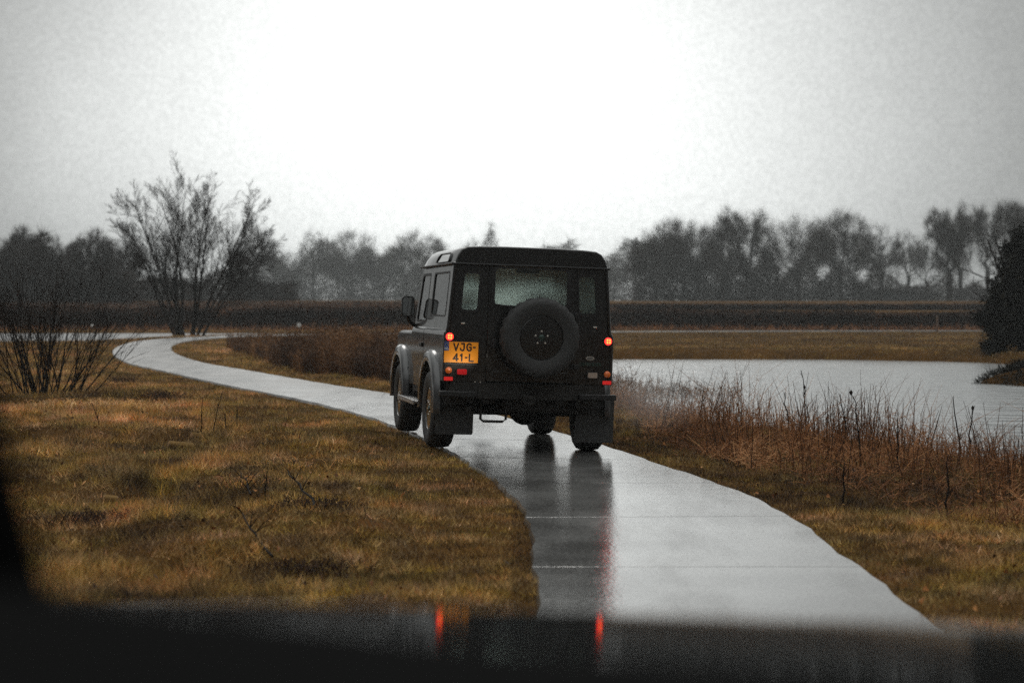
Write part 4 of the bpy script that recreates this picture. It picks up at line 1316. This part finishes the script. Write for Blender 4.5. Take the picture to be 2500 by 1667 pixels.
# fallen branches
for k, (u0, v0, u1, v1, lab) in enumerate([(575, 1300, 665, 1362, 'forked dead branch fallen across the lower left grass'), (700, 1215, 770, 1275, 'thin dark dead branch leaning out of the spiky tuft'), (590, 1215, 612, 1240, 'short dead twig stuck in the reddish tuft')]):
    X0, Y0, z0 = gpt(u0, v0); X1, Y1, z1 = gpt(u1, v1)
    g = np.random.default_rng(700 + k)
    p0 = Vector((X0, Y0, z0 + .10)); p1 = Vector((X1, Y1, z1 + .02))
    d = p1 - p0
    b = MB()
    pts = [d * (i / 7) + Vector((g.normal(0, .008), g.normal(0, .008), g.normal(0, .008))) for i in range(8)]
    b.tube(pts, [.004 + .005 * i / 7 for i in range(8)], 6)
    for q in range(6):
        i = g.integers(1, 7); a = g.random() * 6.28
        e = pts[i] + Vector((math.cos(a) * .1, math.sin(a) * .1, .02 + .11 * g.random()))
        b.tube([pts[i], (pts[i] + e) / 2 + Vector((0, 0, .012)), e], [.004, .003, .0015], 5)
    o = b.build('fallen_branch', sap_m, None, loc=p0)
    tag(o, lab, 'branch', 'dead branches in the left grass')

# posts
wood_post = mat('weathered_post', (.12, .07, .045), .8, noise=.3)
for k, (u, Y, h_, lab) in enumerate([(2288, 100, .85, 'thin weathered wooden post before the low hedge on the right'), (966, 92, .55, 'short weathered wooden post beside the far path, left of the vehicle mirror')]):
    X = (u - 1250) / 4500 * Y
    z = float(height(np.array([X]), np.array([Y]))[0])
    b = MB(); b.lathe([(-.3, .055), (h_ - .04, .05), (h_, .03), (h_ + .005, 0)], 'z', n=10)
    o = b.build('wooden_post', wood_post, None, loc=(X, Y, z)); tag(o, lab, 'post', 'wooden posts')
for k, (u, Y, h_, r, lab) in enumerate([(730, 100, .35, .115, 'white round marker on a short post before the dark hedge, above the thicket'), (226, 101, .30, .075, 'smaller white marker on a post beyond the canal on the left')]):
    X = (u - 1250) / 4500 * Y
    z = float(height(np.array([X]), np.array([Y]))[0])
    root = empty('marker_post', (X, Y, z)); tag(root, lab, 'marker', 'white markers before the hedge')
    MB().lathe([(-.6, .03), (h_, .03), (h_ + .002, 0)], 'z', n=8).build('post', wood_post, root)
    MB().lathe([(-.03, 0), (-.03, r * .9), (-.02, r), (.02, r), (.03, r * .9), (.03, 0)], 'y', n=18).build('head', mat('white_marker', (.75, .73, .7), .5), root, loc=(0, -.07, h_))

# ------------------------------------------------------------------ the off-road vehicle
CX, CY, CYAW, CROLL = -0.011, 18.577, 0.187, 0.0335
car = empty('off_road_vehicle', (CX, CY, float(height(np.array([CX]), np.array([CY]))[0]) + .021), (0, CROLL, CYAW))
tag(car, 'black boxy off-road vehicle with lit brake lights, orange number plate and rear spare wheel', 'off-road vehicle')

def hw(z):
    return float(np.interp(z, [.5, 1.13, 1.155, 1.178, 1.19, 1.82], [.825, .825, .822, .812, .80, .748]))

def text_mesh(name, s, size, m, parent, loc, rot, bold=0.0, xs=1.0, ext=.0015, align='CENTER'):
    cu = bpy.data.curves.new(name, 'FONT')
    cu.body = s; cu.size = size; cu.align_x = align; cu.align_y = 'CENTER'
    cu.offset = bold; cu.extrude = ext
    tmp = bpy.data.objects.new(name, cu); COL.objects.link(tmp)
    bpy.context.view_layer.update()
    me = bpy.data.meshes.new_from_object(tmp.evaluated_get(bpy.context.evaluated_depsgraph_get()))
    bpy.data.objects.remove(tmp); 
    me.name = name
    o = link(name, me, m, parent, loc, rot)
    o.scale = (xs, 1, 1)
    return o

# lower body
b = MB()
def arch(c, r0, z0, n=10):
    return [(c + r0 * math.cos(a), .39 + (r0 + .02) * math.sin(a)) for a in np.linspace(math.pi + math.asin(-(z0 - .39) / (r0 + .02)), math.asin((z0 - .39) / (r0 + .02)), n)]
ra = arch(0, .47, .69)
for s in (-1, 1):
    poly = [(-.76, 1.13), (-.76, .69)] + ra + [(.50, .56), (.705, .56), (.705, 1.13)]
    b.prism(poly, 'x', s * .825, s * .785)
    b.prism([(.705, .56), (.705, .50), (1.63, .50), (1.63, .56)], 'x', s * .80, s * .74)       # sill
    b.loft([[(s * x, y, z) for x, z in ((.825, 1.13), (.822, 1.155), (.812, 1.178), (.80, 1.19), (.76, 1.19), (.76, 1.13))] for y in (-.76, .705)], closed=True, caps=True)
    # rear corner capping
    b.tube([(s * (hw(z) - .006), -.755, z) for z in (.69, 1.13, 1.155, 1.178, 1.19, 1.5, 1.82)], .020, 10)
P_rear = lambda u, v, t: (u * hw(v) / .825, -.762 + t, v)
b.panel([-.825, -.722, -.538, -.42, .44, .503, .70, .825], [.69, 1.15, 1.36, 1.755, 1.812, 1.82], [(3, 0), (3, 1), (3, 2), (3, 3), (1, 2), (5, 2)], P_rear, .035)
b.box(-.78, .78, -.70, 1.62, .56, .60)                         # floor
b.box(-.78, -.42, -.70, .45, .60, .98); b.box(.42, .78, -.70, .45, .60, .98)   # wheel boxes
for s in (-1, 1):
    us, vs = [-.76, -.50, .50, .705], [1.19, 1.315, 1.745, 1.82]
    b.panel(us, vs, [(1, 1)], lambda u, v, t, s=s: (s * (hw(v) - t), u, v), .03)
body = b.build('body', paint, car, smooth=35)

# roof with a gutter
prof = [(.765, 1.815), (.768, 1.832), (.752, 1.836), (.728, 1.905), (.694, 1.958), (.64, 1.986), (.52, 1.996), (.25, 2.002)]
prof = prof + [(-x, z) for x, z in prof[::-1]]
b = MB()
secs = []
for (y, sx, dz, k) in [(-.772, .985, -.012, 1), (-.765, .996, -.004, 1), (-.745, 1, 0, 1), (-.2, 1, 0, 1), (.6, 1, .004, 1), (1.18, 1, 0, 1), (1.34, .99, -.02, 1), (1.44, .98, -.07, 1), (1.47, .975, -.11, 1)]:
    secs.append([(x * sx, y, z if z < 1.84 else max(1.838, 1.838 + (z - 1.838) * (1 + dz / .16))) for x, z in prof])
b.loft(secs, closed=True, caps=True)
roof = b.build('roof', paint, car, smooth=32)
gut = MB()
for s in (-1, 1):
    gut.tube([(s * .772, -.775, 1.822), (s * .772, 1.40, 1.822)], .012, 8)
gut.tube([(-.772, -.782, 1.822), (.772, -.782, 1.822)], .010, 8)
gut.build('gutter', plastic, roof)

def window(name, poly, axis, pos, thick, m, parent, seal=.022, seal_out=None, out=1, shear=None):
    """rounded pane with a rubber seal; shear moves points with z to follow the tumblehome"""
    outer = quad_rr(poly, .05); c = sum((Vector(p) for p in poly), Vector((0, 0))) / len(poly)
    ins = []
    for p in outer:
        v = Vector(p) - c; l = v.length; ins.append(tuple(c + v * ((l - seal) / l)))
    s = MB().ring([tuple(c + (Vector(p) - c) * 1.04) for p in outer], ins, axis, pos - .008 * out, pos + .012 * out)
    g_ = MB().prism(outer, axis, pos - .002, pos + .002)
    for q in (s, g_):
        if shear: q.v = [shear(p) for p in q.v]
    o = g_.build(name, m, parent, smooth=0)
    s.build('window_seal', plastic, o, smooth=35)
    return o

rear_shear = lambda p: (p[0] * hw(p[2]) / .825, p[1], p[2])
window('corner_window', [(-.722, 1.36), (-.538, 1.36), (-.538, 1.755), (-.722, 1.755)], 'y', -.757, .004, rearglass, car, out=-1, shear=rear_shear)
window('corner_window', [(.503, 1.36), (.70, 1.36), (.70, 1.755), (.503, 1.755)], 'y', -.757, .004, rearglass, car, out=-1, shear=rear_shear)
for s in (-1, 1):
    sh = lambda p, s=s: (p[0] - s * (.80 - hw(p[2])), p[1], p[2])
    window('side_window', [(-.50, 1.315), (.50, 1.315), (.50, 1.745), (-.50, 1.745)], 'x', s * .79, .004, sideglass, car, out=s, shear=sh)
    # small window in the roof side
    sh2 = lambda p, s=s: (p[0] - s * (.752 - float(np.interp(p[2], [1.836, 1.905, 1.958], [.752, .728, .694]))), p[1], p[2])
    window('roof_window', [(-.44, 1.847), (.42, 1.847), (.36, 1.938), (-.38, 1.938)], 'x', s * .760, .004, mat('roof_glass', (.02, .023, .023), .05, coat=1) if 'roof_glass' not in MATS else MATS['roof_glass'], roof, seal=.018, out=s, shear=sh2)

# rear door
b = MB()
b.panel([-.415, -.375, .375, .435], [.70, 1.425, 1.80, 1.81], [(1, 1)], lambda u, v, t: (u, -.778 + t, v), .03)
b.box(-.36, .38, -.786, -.779, .74, .80)
rdoor = b.build('rear_door', paint, car, smooth=30, bevel=.004)
window('rear_window', [(-.375, 1.425), (.375, 1.425), (.375, 1.80), (-.375, 1.80)], 'y', -.772, .004, rearglass, rdoor, out=-1)
MB().box(-.38, -.31, -.80, -.778, 1.03, 1.10).box(-.365, -.335, -.825, -.80, 1.02, 1.11).build('handle', plastic, rdoor, bevel=.004)
for z in (.86, 1.10, 1.36):
    MB().box(.40, .50, -.80, -.778, z - .022, z + .022).lathe([(z - .03, .014), (z + .03, .014)], 'z', (.445, -.80, 0), 10).build('hinge', plastic, rdoor, bevel=.003)
MB().tube([(-.20, -.795, 1.43), (-.30, -.80, 1.435), (-.37, -.80, 1.45)], [.008, .007, .004], 6).lathe([(-.81, .018), (-.775, .018)], 'y', (-.20, 0, 1.42), 10).build('wiper', plastic, rdoor)
MB().box(-.135, .085, -.74, -.68, 1.752, 1.80).build('high_brake_light', mat('dark_red_lens', (.03, .008, .008), .3), car, bevel=.008)

# wheels
def make_wheel(name, parent, loc, rot, part=True):
    Rt, Wt = .385, .125
    wh = empty(name, loc, rot); wh.parent = parent
    prof = [(-.105, .215), (-.118, .26), (-.125, .31), (-.120, .350), (-.100, .376), (-.06, .384), (0, .386), (.06, .384), (.100, .376), (.120, .350), (.125, .31), (.118, .26), (.105, .215), (.09, .205), (-.09, .205), (-.105, .215)]
    def tread(t, r, k):
        if r > .37: return r - (.015 if (k + (1 if t > 0 else 0)) % 3 == 0 else 0)
        if r > .34: return r - (.012 if k % 3 == 0 else 0)
        return r
    MB().lathe(prof, 'x', n=66, rmod=tread).build('tyre', rubber, wh, smooth=35)
    r_ = MB()
    r_.lathe([(.100, .213), (.106, .206), (.075, .197), (-.02, .19), (-.05, .10), (-.05, 0)], 'x', n=40)
    for k in range(5):
        a = k * 2 * math.pi / 5 + math.pi / 2
        ca, sa = math.cos(a), math.sin(a)
        sec = []
        for (r, hwid, xo) in ((.05, .028, .078), (.12, .021, .070), (.198, .030, .088)):
            c = (r * ca, r * sa); t = (-sa, ca)
            sec.append([(xo, c[0] - t[0] * hwid, c[1] - t[1] * hwid), (xo + .008, c[0], c[1]), (xo, c[0] + t[0] * hwid, c[1] + t[1] * hwid), (xo - .035, c[0] + t[0] * hwid * 1.05, c[1] + t[1] * hwid * 1.05), (xo - .035, c[0] - t[0] * hwid * 1.05, c[1] - t[1] * hwid * 1.05)])
        r_.loft(sec, closed=True, caps=True)
    r_.lathe([(-.05, .088), (.082, .078), (.084, 0)], 'x', n=24)
    r_.build('rim', rim_m, wh, smooth=40)
    MB().lathe([(.084, .034), (.104, .030), (.110, .018), (.111, 0)], 'x', n=20).build('hub_cap', mat('hub_green_grey', (.05, .075, .065), .25, metal=.6) if 'hub_green_grey' not in MATS else MATS['hub_green_grey'], wh)
    for k in range(5):
        a = k * 2 * math.pi / 5 + math.pi / 2
        MB().lathe([(.080, .011), (.100, .011), (.106, .006), (.107, 0)], 'x', (0, .062 * math.cos(a), .062 * math.sin(a)), 6).build('wheel_nut', steel, wh, smooth=0)
    return wh
def copy_part(src, parent, loc, rot):
    c = src.copy(); COL.objects.link(c); c.parent = parent; c.location = loc; c.rotation_euler = rot
    for ch in list(src.children):
        d = ch.copy(); COL.objects.link(d); d.parent = c
    return c
TRK = .755
w0 = make_wheel('wheel', car, (-.748, 0, .385), (R(24), 0, R(180)))
copy_part(w0, car, (-.748, 2.36, .385), (R(50), 0, R(180)))
copy_part(w0, car, (.785, 0, .385), (R(10), 0, 0))
copy_part(w0, car, (.785, 2.36, .385), (R(33), 0, 0))
sp = copy_part(w0, car, (.066, -.93, 1.135), (0, 0, R(-90)))
sp.name = 'spare_wheel'
for ch in sp.children:                      # keep one nut at the top of the spare
    pass
MB().lathe([(-.93, .10), (-.77, .12)], 'y', (.066, 0, 1.135), 16).build('spare_wheel_carrier', chassis, rdoor)

# wheel arch mouldings
def flare(s, cy, name='wheel_arch_moulding'):
    b = MB(); secs = []
    for a in np.linspace(R(-2), R(182), 22):
        squash = 1 + .05 * abs(math.sin(2 * a))
        sec = []
        for (x, r) in ((.822, .585), (.850, .583), (.884, .556), (.896, .515), (.890, .468), (.870, .462), (.822, .468)):
            rr = r * squash
            sec.append((s * x, cy + rr * math.cos(a) * .97, .39 + rr * math.sin(a)))
        secs.append(sec)
    b.loft(secs, closed=True, caps=True)
    return b.build(name, arch_m, car, smooth=35)
for s in (-1, 1):
    flare(s, 0); flare(s, 2.36)

# front wings, bonnet, scuttle, front
fa = arch(2.36, .46, .66)
for s in (-1, 1):
    b = MB()
    b.prism([(1.635, 1.11), (1.635, .56), (1.86, .56)] + fa + [(2.86, .66), (2.86, 1.05), (2.80, 1.10)], 'x', s * .822, s * .785)
    b.loft([[(s * x, y, z - d) for x, z in ((.822, 1.11), (.819, 1.128), (.808, 1.142), (.79, 1.146), (.56, 1.146), (.56, 1.11))] for y, d in ((1.635, 0), (2.60, .012), (2.80, .03), (2.855, .06))], closed=True, caps=True)
    b.box(*sorted((s * .56, s * .822)), 2.85, 2.875, .66, 1.07)
    b.build('front_wing', paint, car, smooth=35)
    MB().lathe([(2.87, .10), (2.90, .095), (2.915, .06), (2.92, 0)], 'y', (s * .62, 0, .90), 24).build('headlight', clear_lens, car)
b = MB()
b.loft([[(x, y, z + d) for x, z in ((-.70, 1.10), (-.69, 1.165), (-.45, 1.19), (0, 1.198), (.45, 1.19), (.69, 1.165), (.70, 1.10))] for y, d in ((1.66, 0), (2.3, -.012), (2.70, -.035), (2.80, -.075))], closed=True, caps=True)
b.build('bonnet', paint, car, smooth=40)
MB().box(-.56, .56, 2.84, 2.87, .62, 1.07).build('grille', plastic, car, bevel=.01)
MB().box(-.88, .88, 2.93, 3.05, .50, .66).box(-.5, -.4, 2.6, 2.94, .52, .62).box(.4, .5, 2.6, 2.94, .52, .62).build('front_bumper', plastic, car, bevel=.01)
b = MB()
ws = lambda u, v, t: (u, 1.635 - (v - 1.17) / .65 * .22 - t, v)
b.panel([-.785, -.705, .705, .785], [1.17, 1.235, 1.765, 1.82], [(1, 1)], lambda u, v, t: (u * (.748 + (1.82 - v) * .08) / .785, *ws(u, v, t)[1:]), .03)
b.box(-.78, .78, 1.56, 1.66, 1.05, 1.17)
wsf = b.build('windscreen_frame', paint, car, smooth=30)
gl = MB(); gl.loft([[ws(-.705, v, .010), ws(.705, v, .010)] for v in (1.235, 1.765)])
gl.build('windscreen', frontglass, wsf, smooth=0)

# front doors
for s in (-1, 1):
    b = MB()
    b.prism([(.72, .57), (1.62, .57), (1.62, 1.13), (.72, 1.13)], 'x', s * .826, s * .79)
    b.loft([[(s * x, y, z) for x, z in ((.826, 1.13), (.823, 1.155), (.813, 1.178), (.80, 1.19), (.76, 1.19), (.76, 1.13))] for y in (.72, 1.62)], closed=True, caps=True)
    slant = lambda u, v: u - (v - 1.19) / .63 * .20 * (u - .72) / .88
    b.panel([.72, .79, 1.52, 1.60], [1.19, 1.25, 1.745, 1.81], [(1, 1)], lambda u, v, t, s=s: (s * (hw(v) - .002 - t), slant(u, v), v), .03)
    door = b.build('door', paint, car, smooth=30)
    sh = lambda p, s=s: (p[0] - s * (.80 - hw(p[2])), p[1], p[2])
    window('window', [(.79, 1.25), (slant(1.52, 1.25), 1.25), (slant(1.52, 1.745), 1.745), (.79, 1.745)], 'x', s * .788, .004, sideglass, door, out=s, shear=sh)
    MB().box(*sorted((s * .826, s * .845)), .76, .90, .985, 1.03).build('handle', plastic, door, bevel=.005)
    MB().tube([(s * .81, 1.56, 1.20), (s * .87, 1.50, 1.235), (s * .90, 1.47, 1.31)], [.022, .018, .016], 8).prism(rrect(s * .90 - .068, s * .90 + .068, 1.29, 1.51, .035), 'y', 1.44, 1.50).build('mirror', plastic, door, smooth=35).name = 'mirror'
    MB().prism(rrect(s * .90 - .058, s * .90 + .058, 1.302, 1.498, .03), 'y', 1.436, 1.4395).build('mirror_glass', mirror_m, door, smooth=0)
    # chequered side step
    MB().box(*sorted((s * .74, s * .93)), .56, 1.84, .405, .43).box(*sorted((s * .915, s * .935)), .56, 1.84, .39, .437).build('side_step', alu, car, bevel=.004)
    for yb in (.80, 1.55):
        MB().box(*sorted((s * .6, s * .8)), yb, yb + .05, .38, .52).build('step_bracket', chassis, car)

# rear underbody
MB().box(-.76, .76, -.76, -.67, .53, .685).box(-.42, -.30, -.70, 2.6, .48, .60).box(.30, .42, -.70, 2.6, .48, .60).build('chassis', chassis, car, bevel=.006)
MB().box(-.22, .44, -.62, -.10, .40, .56).build('fuel_tank', chassis, car, bevel=.03)
MB().tube([(-.70, 0, .385), (.70, 0, .385)], .05, 12).lathe([(-.15, .02), (-.12, .11), (-.04, .155), (.05, .15), (.14, .09), (.17, .02)], 'y', (.12, 0, .395), 18).build('rear_axle', chassis, car)
MB().tube([(-.70, 2.36, .385), (.70, 2.36, .385)], .05, 12).lathe([(-.14, .02), (-.1, .12), (.06, .14), (.14, .06)], 'y', (.12, 2.36, .395), 18).build('front_axle', chassis, car)
MB().tube([(-.43, -.62, .50), (-.43, -.62, .325), (-.40, -.62, .305), (-.21, -.62, .305), (-.18, -.62, .325), (-.18, -.62, .50)], .013, 8).build('tow_loop', chassis, car)
MB().tube([(-.52, .5, .47), (-.52, -.35, .47), (-.56, -.62, .44), (-.57, -.72, .42)], .03, 12).build('exhaust_pipe', chassis, car)
MB().box(-.06, .06, -.86, -.74, .50, .58).box(-.035, .035, -.93, -.84, .49, .51).lathe([(.51, .012), (.53, .012), (.535, .024), (.56, .028), (.58, .015), (.585, 0)], 'z', (0, -.90, 0), 12).build('tow_hitch', chassis, car, bevel=.004)
for s in (-1, 1):
    MB().tube([(s * .5, -.02, .80), (s * .5, -.05, .42)], .06, 12).build('coil_spring', chassis, car)
    MB().box(*sorted((s * .50, s * .87)), -.83, -.765, .545, .60).build('bumper_step', plastic, car, bevel=.008)
    fl = MB().prism(rrect(-.848, -.478, .178, .575, .02) if s < 0 else rrect(.548, .935, .125, .575, .02), 'y', -.475, -.463)
    fl.build('mudflap', flap_m, car, smooth=35, rot=(R(2), 0, 0))
    # inner wheel housings so that the arches look dark
    MB().loft([[(s * x, .50 * math.cos(a), .39 + .52 * math.sin(a)) for a in np.linspace(0, math.pi, 12)] for x in (.45, .82)]).build('wheel_housing', chassis, car)
    MB().loft([[(s * x, 2.36 + .49 * math.cos(a), .39 + .51 * math.sin(a)) for a in np.linspace(0, math.pi, 12)] for x in (.45, .82)]).build('wheel_housing', chassis, car)

# lamps
def lamp(name, x, z, r, m, y=-.764, dome=.022):
    o = MB().lathe([(y + .004, r + .008), (y - .014, r + .007), (y - .014, r)], 'y', (x, 0, z), 20).build(name, plastic, car)
    MB().lathe([(y - .013, r), (y - .013 - dome * .6, r * .9), (y - .013 - dome, r * .5), (y - .013 - dome * 1.05, 0)], 'y', (x, 0, z), 20).build('lens', m, o)
    return o
for s in (-1, 1):
    xl = s * .782
    o = lamp('brake_light', xl, 1.118, .036, red_hot)
    q = MB()
    for k in range(4):
        a = R(45 + 90 * k)
        q.lathe([(-.812, 0), (-.808, .007), (-.80, .009)], 'y', (xl + .017 * math.cos(a), 0, 1.118 + .017 * math.sin(a)), 10)
    q.build('led', led_hot, o)
    lamp('indicator', xl, .795, .034, amber)
    o = MB().prism(rrect(xl - .048, xl + .048, .693, .737, .008), 'y', -.764, -.772).build('reflector', plastic, car, smooth=35)
    MB().prism(rrect(xl - .043, xl + .043, .697, .733, .006), 'y', -.7715, -.781).build('lens', red_lens, o, smooth=35)
for nm, x, m in (('fog_light', -.655, fog_lens), ('reversing_light', .632, clear_lens)):
    o = MB().prism(rrect(x - .055, x + .055, .752, .816, .012), 'y', -.764, -.790).build(nm, plastic, car, smooth=35)
    MB().prism(rrect(x - .047, x + .047, .758, .810, .010), 'y', -.7895, -.800).build('lens', m, o, smooth=35)
for x in (-.655, .648):
    MB().box(x - .018, x + .018, -.775, -.760, 1.243, 1.257).build('body_bolt', steel, car, bevel=.003)
MB().lathe([(-.775, .006), (-.77, .007), (-.765, .007)], 'y', (-.52, 0, .69), 8).lathe([(-.775, .006), (-.77, .007), (-.765, .007)], 'y', (-.47, 0, .69), 8).build('body_rivet', steel, car)

# number plate with its writing
pb = MB().box(-.838, -.500, -.795, -.785, .868, 1.074).box(-.83, -.51, -.800, -.785, .845, .866).build('number_plate', plastic, car, bevel=.004)
MB().box(-.834, -.504, -.799, -.7955, .872, 1.070).build('plate_face', plate_y, pb, smooth=0)
MB().box(-.834, -.790, -.802, -.7995, .985, 1.070).build('country_band', plate_b, pb, smooth=0)
t = text_mesh('country_code', 'NL', .032, white_m, pb, (-.812, -.8035, 1.004), (R(90), 0, 0), bold=.0006)
st_ = MB()
for k in range(12):
    a = k * math.pi / 6
    st_.lathe([(-.8035, .0022), (-.8025, .0022)], 'y', (-.812 + .013 * math.cos(a), 0, 1.043 + .013 * math.sin(a)), 5)
st_.build('star_ring', mat('star_yellow', (.7, .5, .03), .4), pb, smooth=0)
GLY = {'V': [[(0, 1), (.5, 0), (1, 1)]], 'J': [[(.25, 1), (.85, 1)], [(.85, 1), (.85, .28), (.7, .06), (.42, 0), (.14, .1), (.04, .3)]],
       'G': [[(.95, .82), (.75, .97), (.45, 1), (.15, .85), (.02, .5), (.15, .15), (.45, 0), (.78, .04), (.95, .18), (.95, .48), (.55, .48)]],
       '-': [[(.1, .5), (.9, .5)]], '4': [[(.72, 0), (.72, 1), (.0, .3), (1, .3)]], '1': [[(.15, .78), (.55, 1), (.55, 0)]], 'L': [[(.05, 1), (.05, 0), (.9, 0)]]}
def plate_line(txt, x0, z0, h, wch, gap, st):
    b = MB()
    x = x0
    for ch in txt:
        cw = wch * {'-': .45, '1': .7}.get(ch, 1)
        for pl in GLY[ch]:
            for (p, q) in zip(pl[:-1], pl[1:]):
                P = Vector((x + p[0] * cw, z0 + p[1] * h)); Q = Vector((x + q[0] * cw, z0 + q[1] * h))
                d = (Q - P).normalized(); n_ = Vector((-d.y, d.x)) * st
                P -= d * st * .8; Q += d * st * .8
                b.prism([tuple(P + n_), tuple(P - n_), tuple(Q - n_), tuple(Q + n_)], 'y', -.8010 - .00007 * len(b.f) / 6, -.7992)
        x += cw + gap
    return b.build('plate_lettering', plate_k, pb, smooth=0)
plate_line('VJG-', -.742, .988, .066, .044, .019, .0068)
plate_line('41-L', -.742, .888, .066, .044, .019, .0068)
# the lit lamp under the plate
pl_ = bpy.data.lights.new('plate_lamp', 'AREA'); pl_.energy = 0.22; pl_.shape = 'RECTANGLE'; pl_.size = .26; pl_.size_y = .02; pl_.color = (1, .93, .8)
plo = bpy.data.objects.new('plate_lamp', pl_); COL.objects.link(plo); plo.parent = pb
plo.location = (-.667, -.93, .86); plo.rotation_euler = Vector((0, .13, .11)).to_track_quat('-Z', 'Y').to_euler()
# badge and lettering on the rear corner
bd = MB()
bd.v = []; 
n = 24
bd.prism([(.608 + .042 * math.cos(a), .948 + .020 * math.sin(a)) for a in np.linspace(0, 2 * math.pi, n, endpoint=False)], 'y', -.763, -.770)
bd = bd.build('badge', steel, car, smooth=35)
MB().prism([(.608 + .036 * math.cos(a), .948 + .015 * math.sin(a)) for a in np.linspace(0, 2 * math.pi, n, endpoint=False)], 'y', -.7695, -.7715).build('badge_face', mat('badge_face', (.16, .15, .14), .3), bd, smooth=35)
text_mesh('rear_lettering', 'DEFENDER', .046, letter_m, car, (.612, -.766, .888), (R(90), 0, 0), bold=.0006, xs=1.0)

# cabin
MB().box(-.74, .74, 1.36, 1.60, .98, 1.17).build('dashboard', inter, car, bevel=.02)
for s in (-1, 1):
    o = MB().box(s * .37 - .24, s * .37 + .24, .86, 1.22, .60, .90).box(s * .37 - .23, s * .37 + .23, .74, .88, .86, 1.42).build('seat', seat_m, car, bevel=.04)
    MB().box(s * .37 - .13, s * .37 + .13, .74, .84, 1.47, 1.64).box(s * .37 - .06, s * .37 - .045, .78, .80, 1.40, 1.50).box(s * .37 + .045, s * .37 + .06, .78, .80, 1.40, 1.50).build('headrest', seat_m, o, bevel=.02)
MB().lathe([(-.012, .175), (0, .187), (.012, .175), (0, .163), (-.012, .175)], 'y', (0, 0, 0), 28).box(-.17, .17, -.006, .006, -.015, .015).build('steering_wheel', plastic, car, loc=(-.37, 1.28, 1.14), rot=(R(-28), 0, 0))
MB().box(-.09, .09, 1.36, 1.38, 1.70, 1.76).tube([(0, 1.38, 1.75), (0, 1.42, 1.79)], .008, 6).build('inside_mirror', plastic, car, bevel=.006)

# ------------------------------------------------------------------ the car the view is taken from
own = empty('car', (0, 0, 0))
tag(own, 'dark blurred dashboard, bonnet and windscreen pillar of the following car along the bottom edge', 'car')
own_paint = mat('dark_wet_bonnet_paint', (0.006, 0.007, 0.007), 0.06, spec=.27)
dash_m = mat('black_dashboard', (0.010, 0.010, 0.010), 1.0, spec=.0, bump=.2, bscale=300)
# bonnet: falls forward by about 5 degrees
b = MB(); secs = []
for (y, dz) in ((.98, 0), (1.2, 0), (1.6, 0), (1.75, 0), (1.85, 0), (1.91, 0), (1.94, -.001), (1.98, -.010), (2.02, -.035), (2.04, -.10), (2.05, -.35)):
    sec = []
    for x in (-.84, -.80, -.74, -.60, -.3, 0, .3, .60, .74, .80, .84):
        e = -.0 if abs(x) <= .6 else (-.012 if abs(x) < .76 else (-.06 if abs(x) < .82 else -.35))
        sec.append((x, y, 1.158 + (2.0 - y) * .0866 + dz + e - .034 * x))
    secs.append(sec)
b.loft(secs)
b.build('bonnet', own_paint, own, smooth=60)
b = MB(); secs = []
xs_ = np.linspace(-.75, .85, 33)
edge = np.interp(xs_, [-.75, -.45, -.25, -.10, 0, .10, .22, .40, .85], [1.31, 1.364, 1.371, 1.355, 1.343, 1.336, 1.331, 1.328, 1.30])
for (y, dz) in ((.30, -.34), (.40, -.20), (.55, -.045), (.66, -.008), (.74, 0), (.80, -.006), (.90, -.03), (1.0, -.09), (1.02, -.3)):
    secs.append([(x, y, e + dz) for x, e in zip(xs_, edge)])
b.loft(secs)
b.build('dashboard', dash_m, own, smooth=60)
b = MB()
b.loft([[(-.236 - .01 * k + ox, 1.10 - .50 * k + oy, 1.12 + .62 * k) for ox, oy in ((-.085, .05), (-.085, -.05), (-.02, -.05), (0, -.02), (0, .03), (-.02, .05))] for k in (0, .2, .4, .6, .8, 1.0)], closed=True, caps=True)
b.build('windscreen_pillar', dash_m, own, smooth=50)

# ------------------------------------------------------------------ mist in the air
hz = MB().box(-760, 760, -60, 1040, -2.3, 26).build('haze', None, None, smooth=0)
tag(hz, 'thin grey rain mist over the whole field', 'haze', kind='stuff')
hm_ = bpy.data.materials.new('rain_mist'); hm_.use_nodes = True
t = hm_.node_tree; t.nodes.clear()
o = t.nodes.new('ShaderNodeOutputMaterial'); pv = t.nodes.new('ShaderNodeVolumePrincipled')
pv.inputs['Color'].default_value = (.93, .96, .95, 1)
pv.inputs['Density'].default_value = 0.0006
t.links.new(pv.outputs[0], o.inputs['Volume'])
hz.data.materials.append(hm_)

# spray thrown up behind the right rear wheel
sp_ob = MB().lathe([(-1, 0), (-.7, .7), (0, 1), (.7, .7), (1, 0)], 'z', n=20).build('wheel_spray', None, None, loc=(1.55, 20.6, .42))
sp_ob.scale = (.75, 2.6, .42)
tag(sp_ob, 'faint cloud of water spray drifting beside the right rear wheel', 'spray', kind='stuff')
spm = bpy.data.materials.new('water_spray'); spm.use_nodes = True
t = spm.node_tree; t.nodes.clear()
o = t.nodes.new('ShaderNodeOutputMaterial'); pv = t.nodes.new('ShaderNodeVolumePrincipled'); pv.inputs['Color'].default_value = (.95, .95, .95, 1)
co = t.nodes.new('ShaderNodeTexCoord'); ln_ = t.nodes.new('ShaderNodeVectorMath'); ln_.operation = 'LENGTH'
mr_ = t.nodes.new('ShaderNodeMapRange'); mr_.interpolation_type = 'SMOOTHSTEP'
mr_.inputs['From Min'].default_value = .1; mr_.inputs['From Max'].default_value = .95; mr_.inputs['To Min'].default_value = .11; mr_.inputs['To Max'].default_value = 0
t.links.new(co.outputs['Object'], ln_.inputs[0]); t.links.new(ln_.outputs['Value'], mr_.inputs['Value'])
t.links.new(mr_.outputs[0], pv.inputs['Density']); t.links.new(pv.outputs[0], o.inputs['Volume'])
sp_ob.data.materials.append(spm)
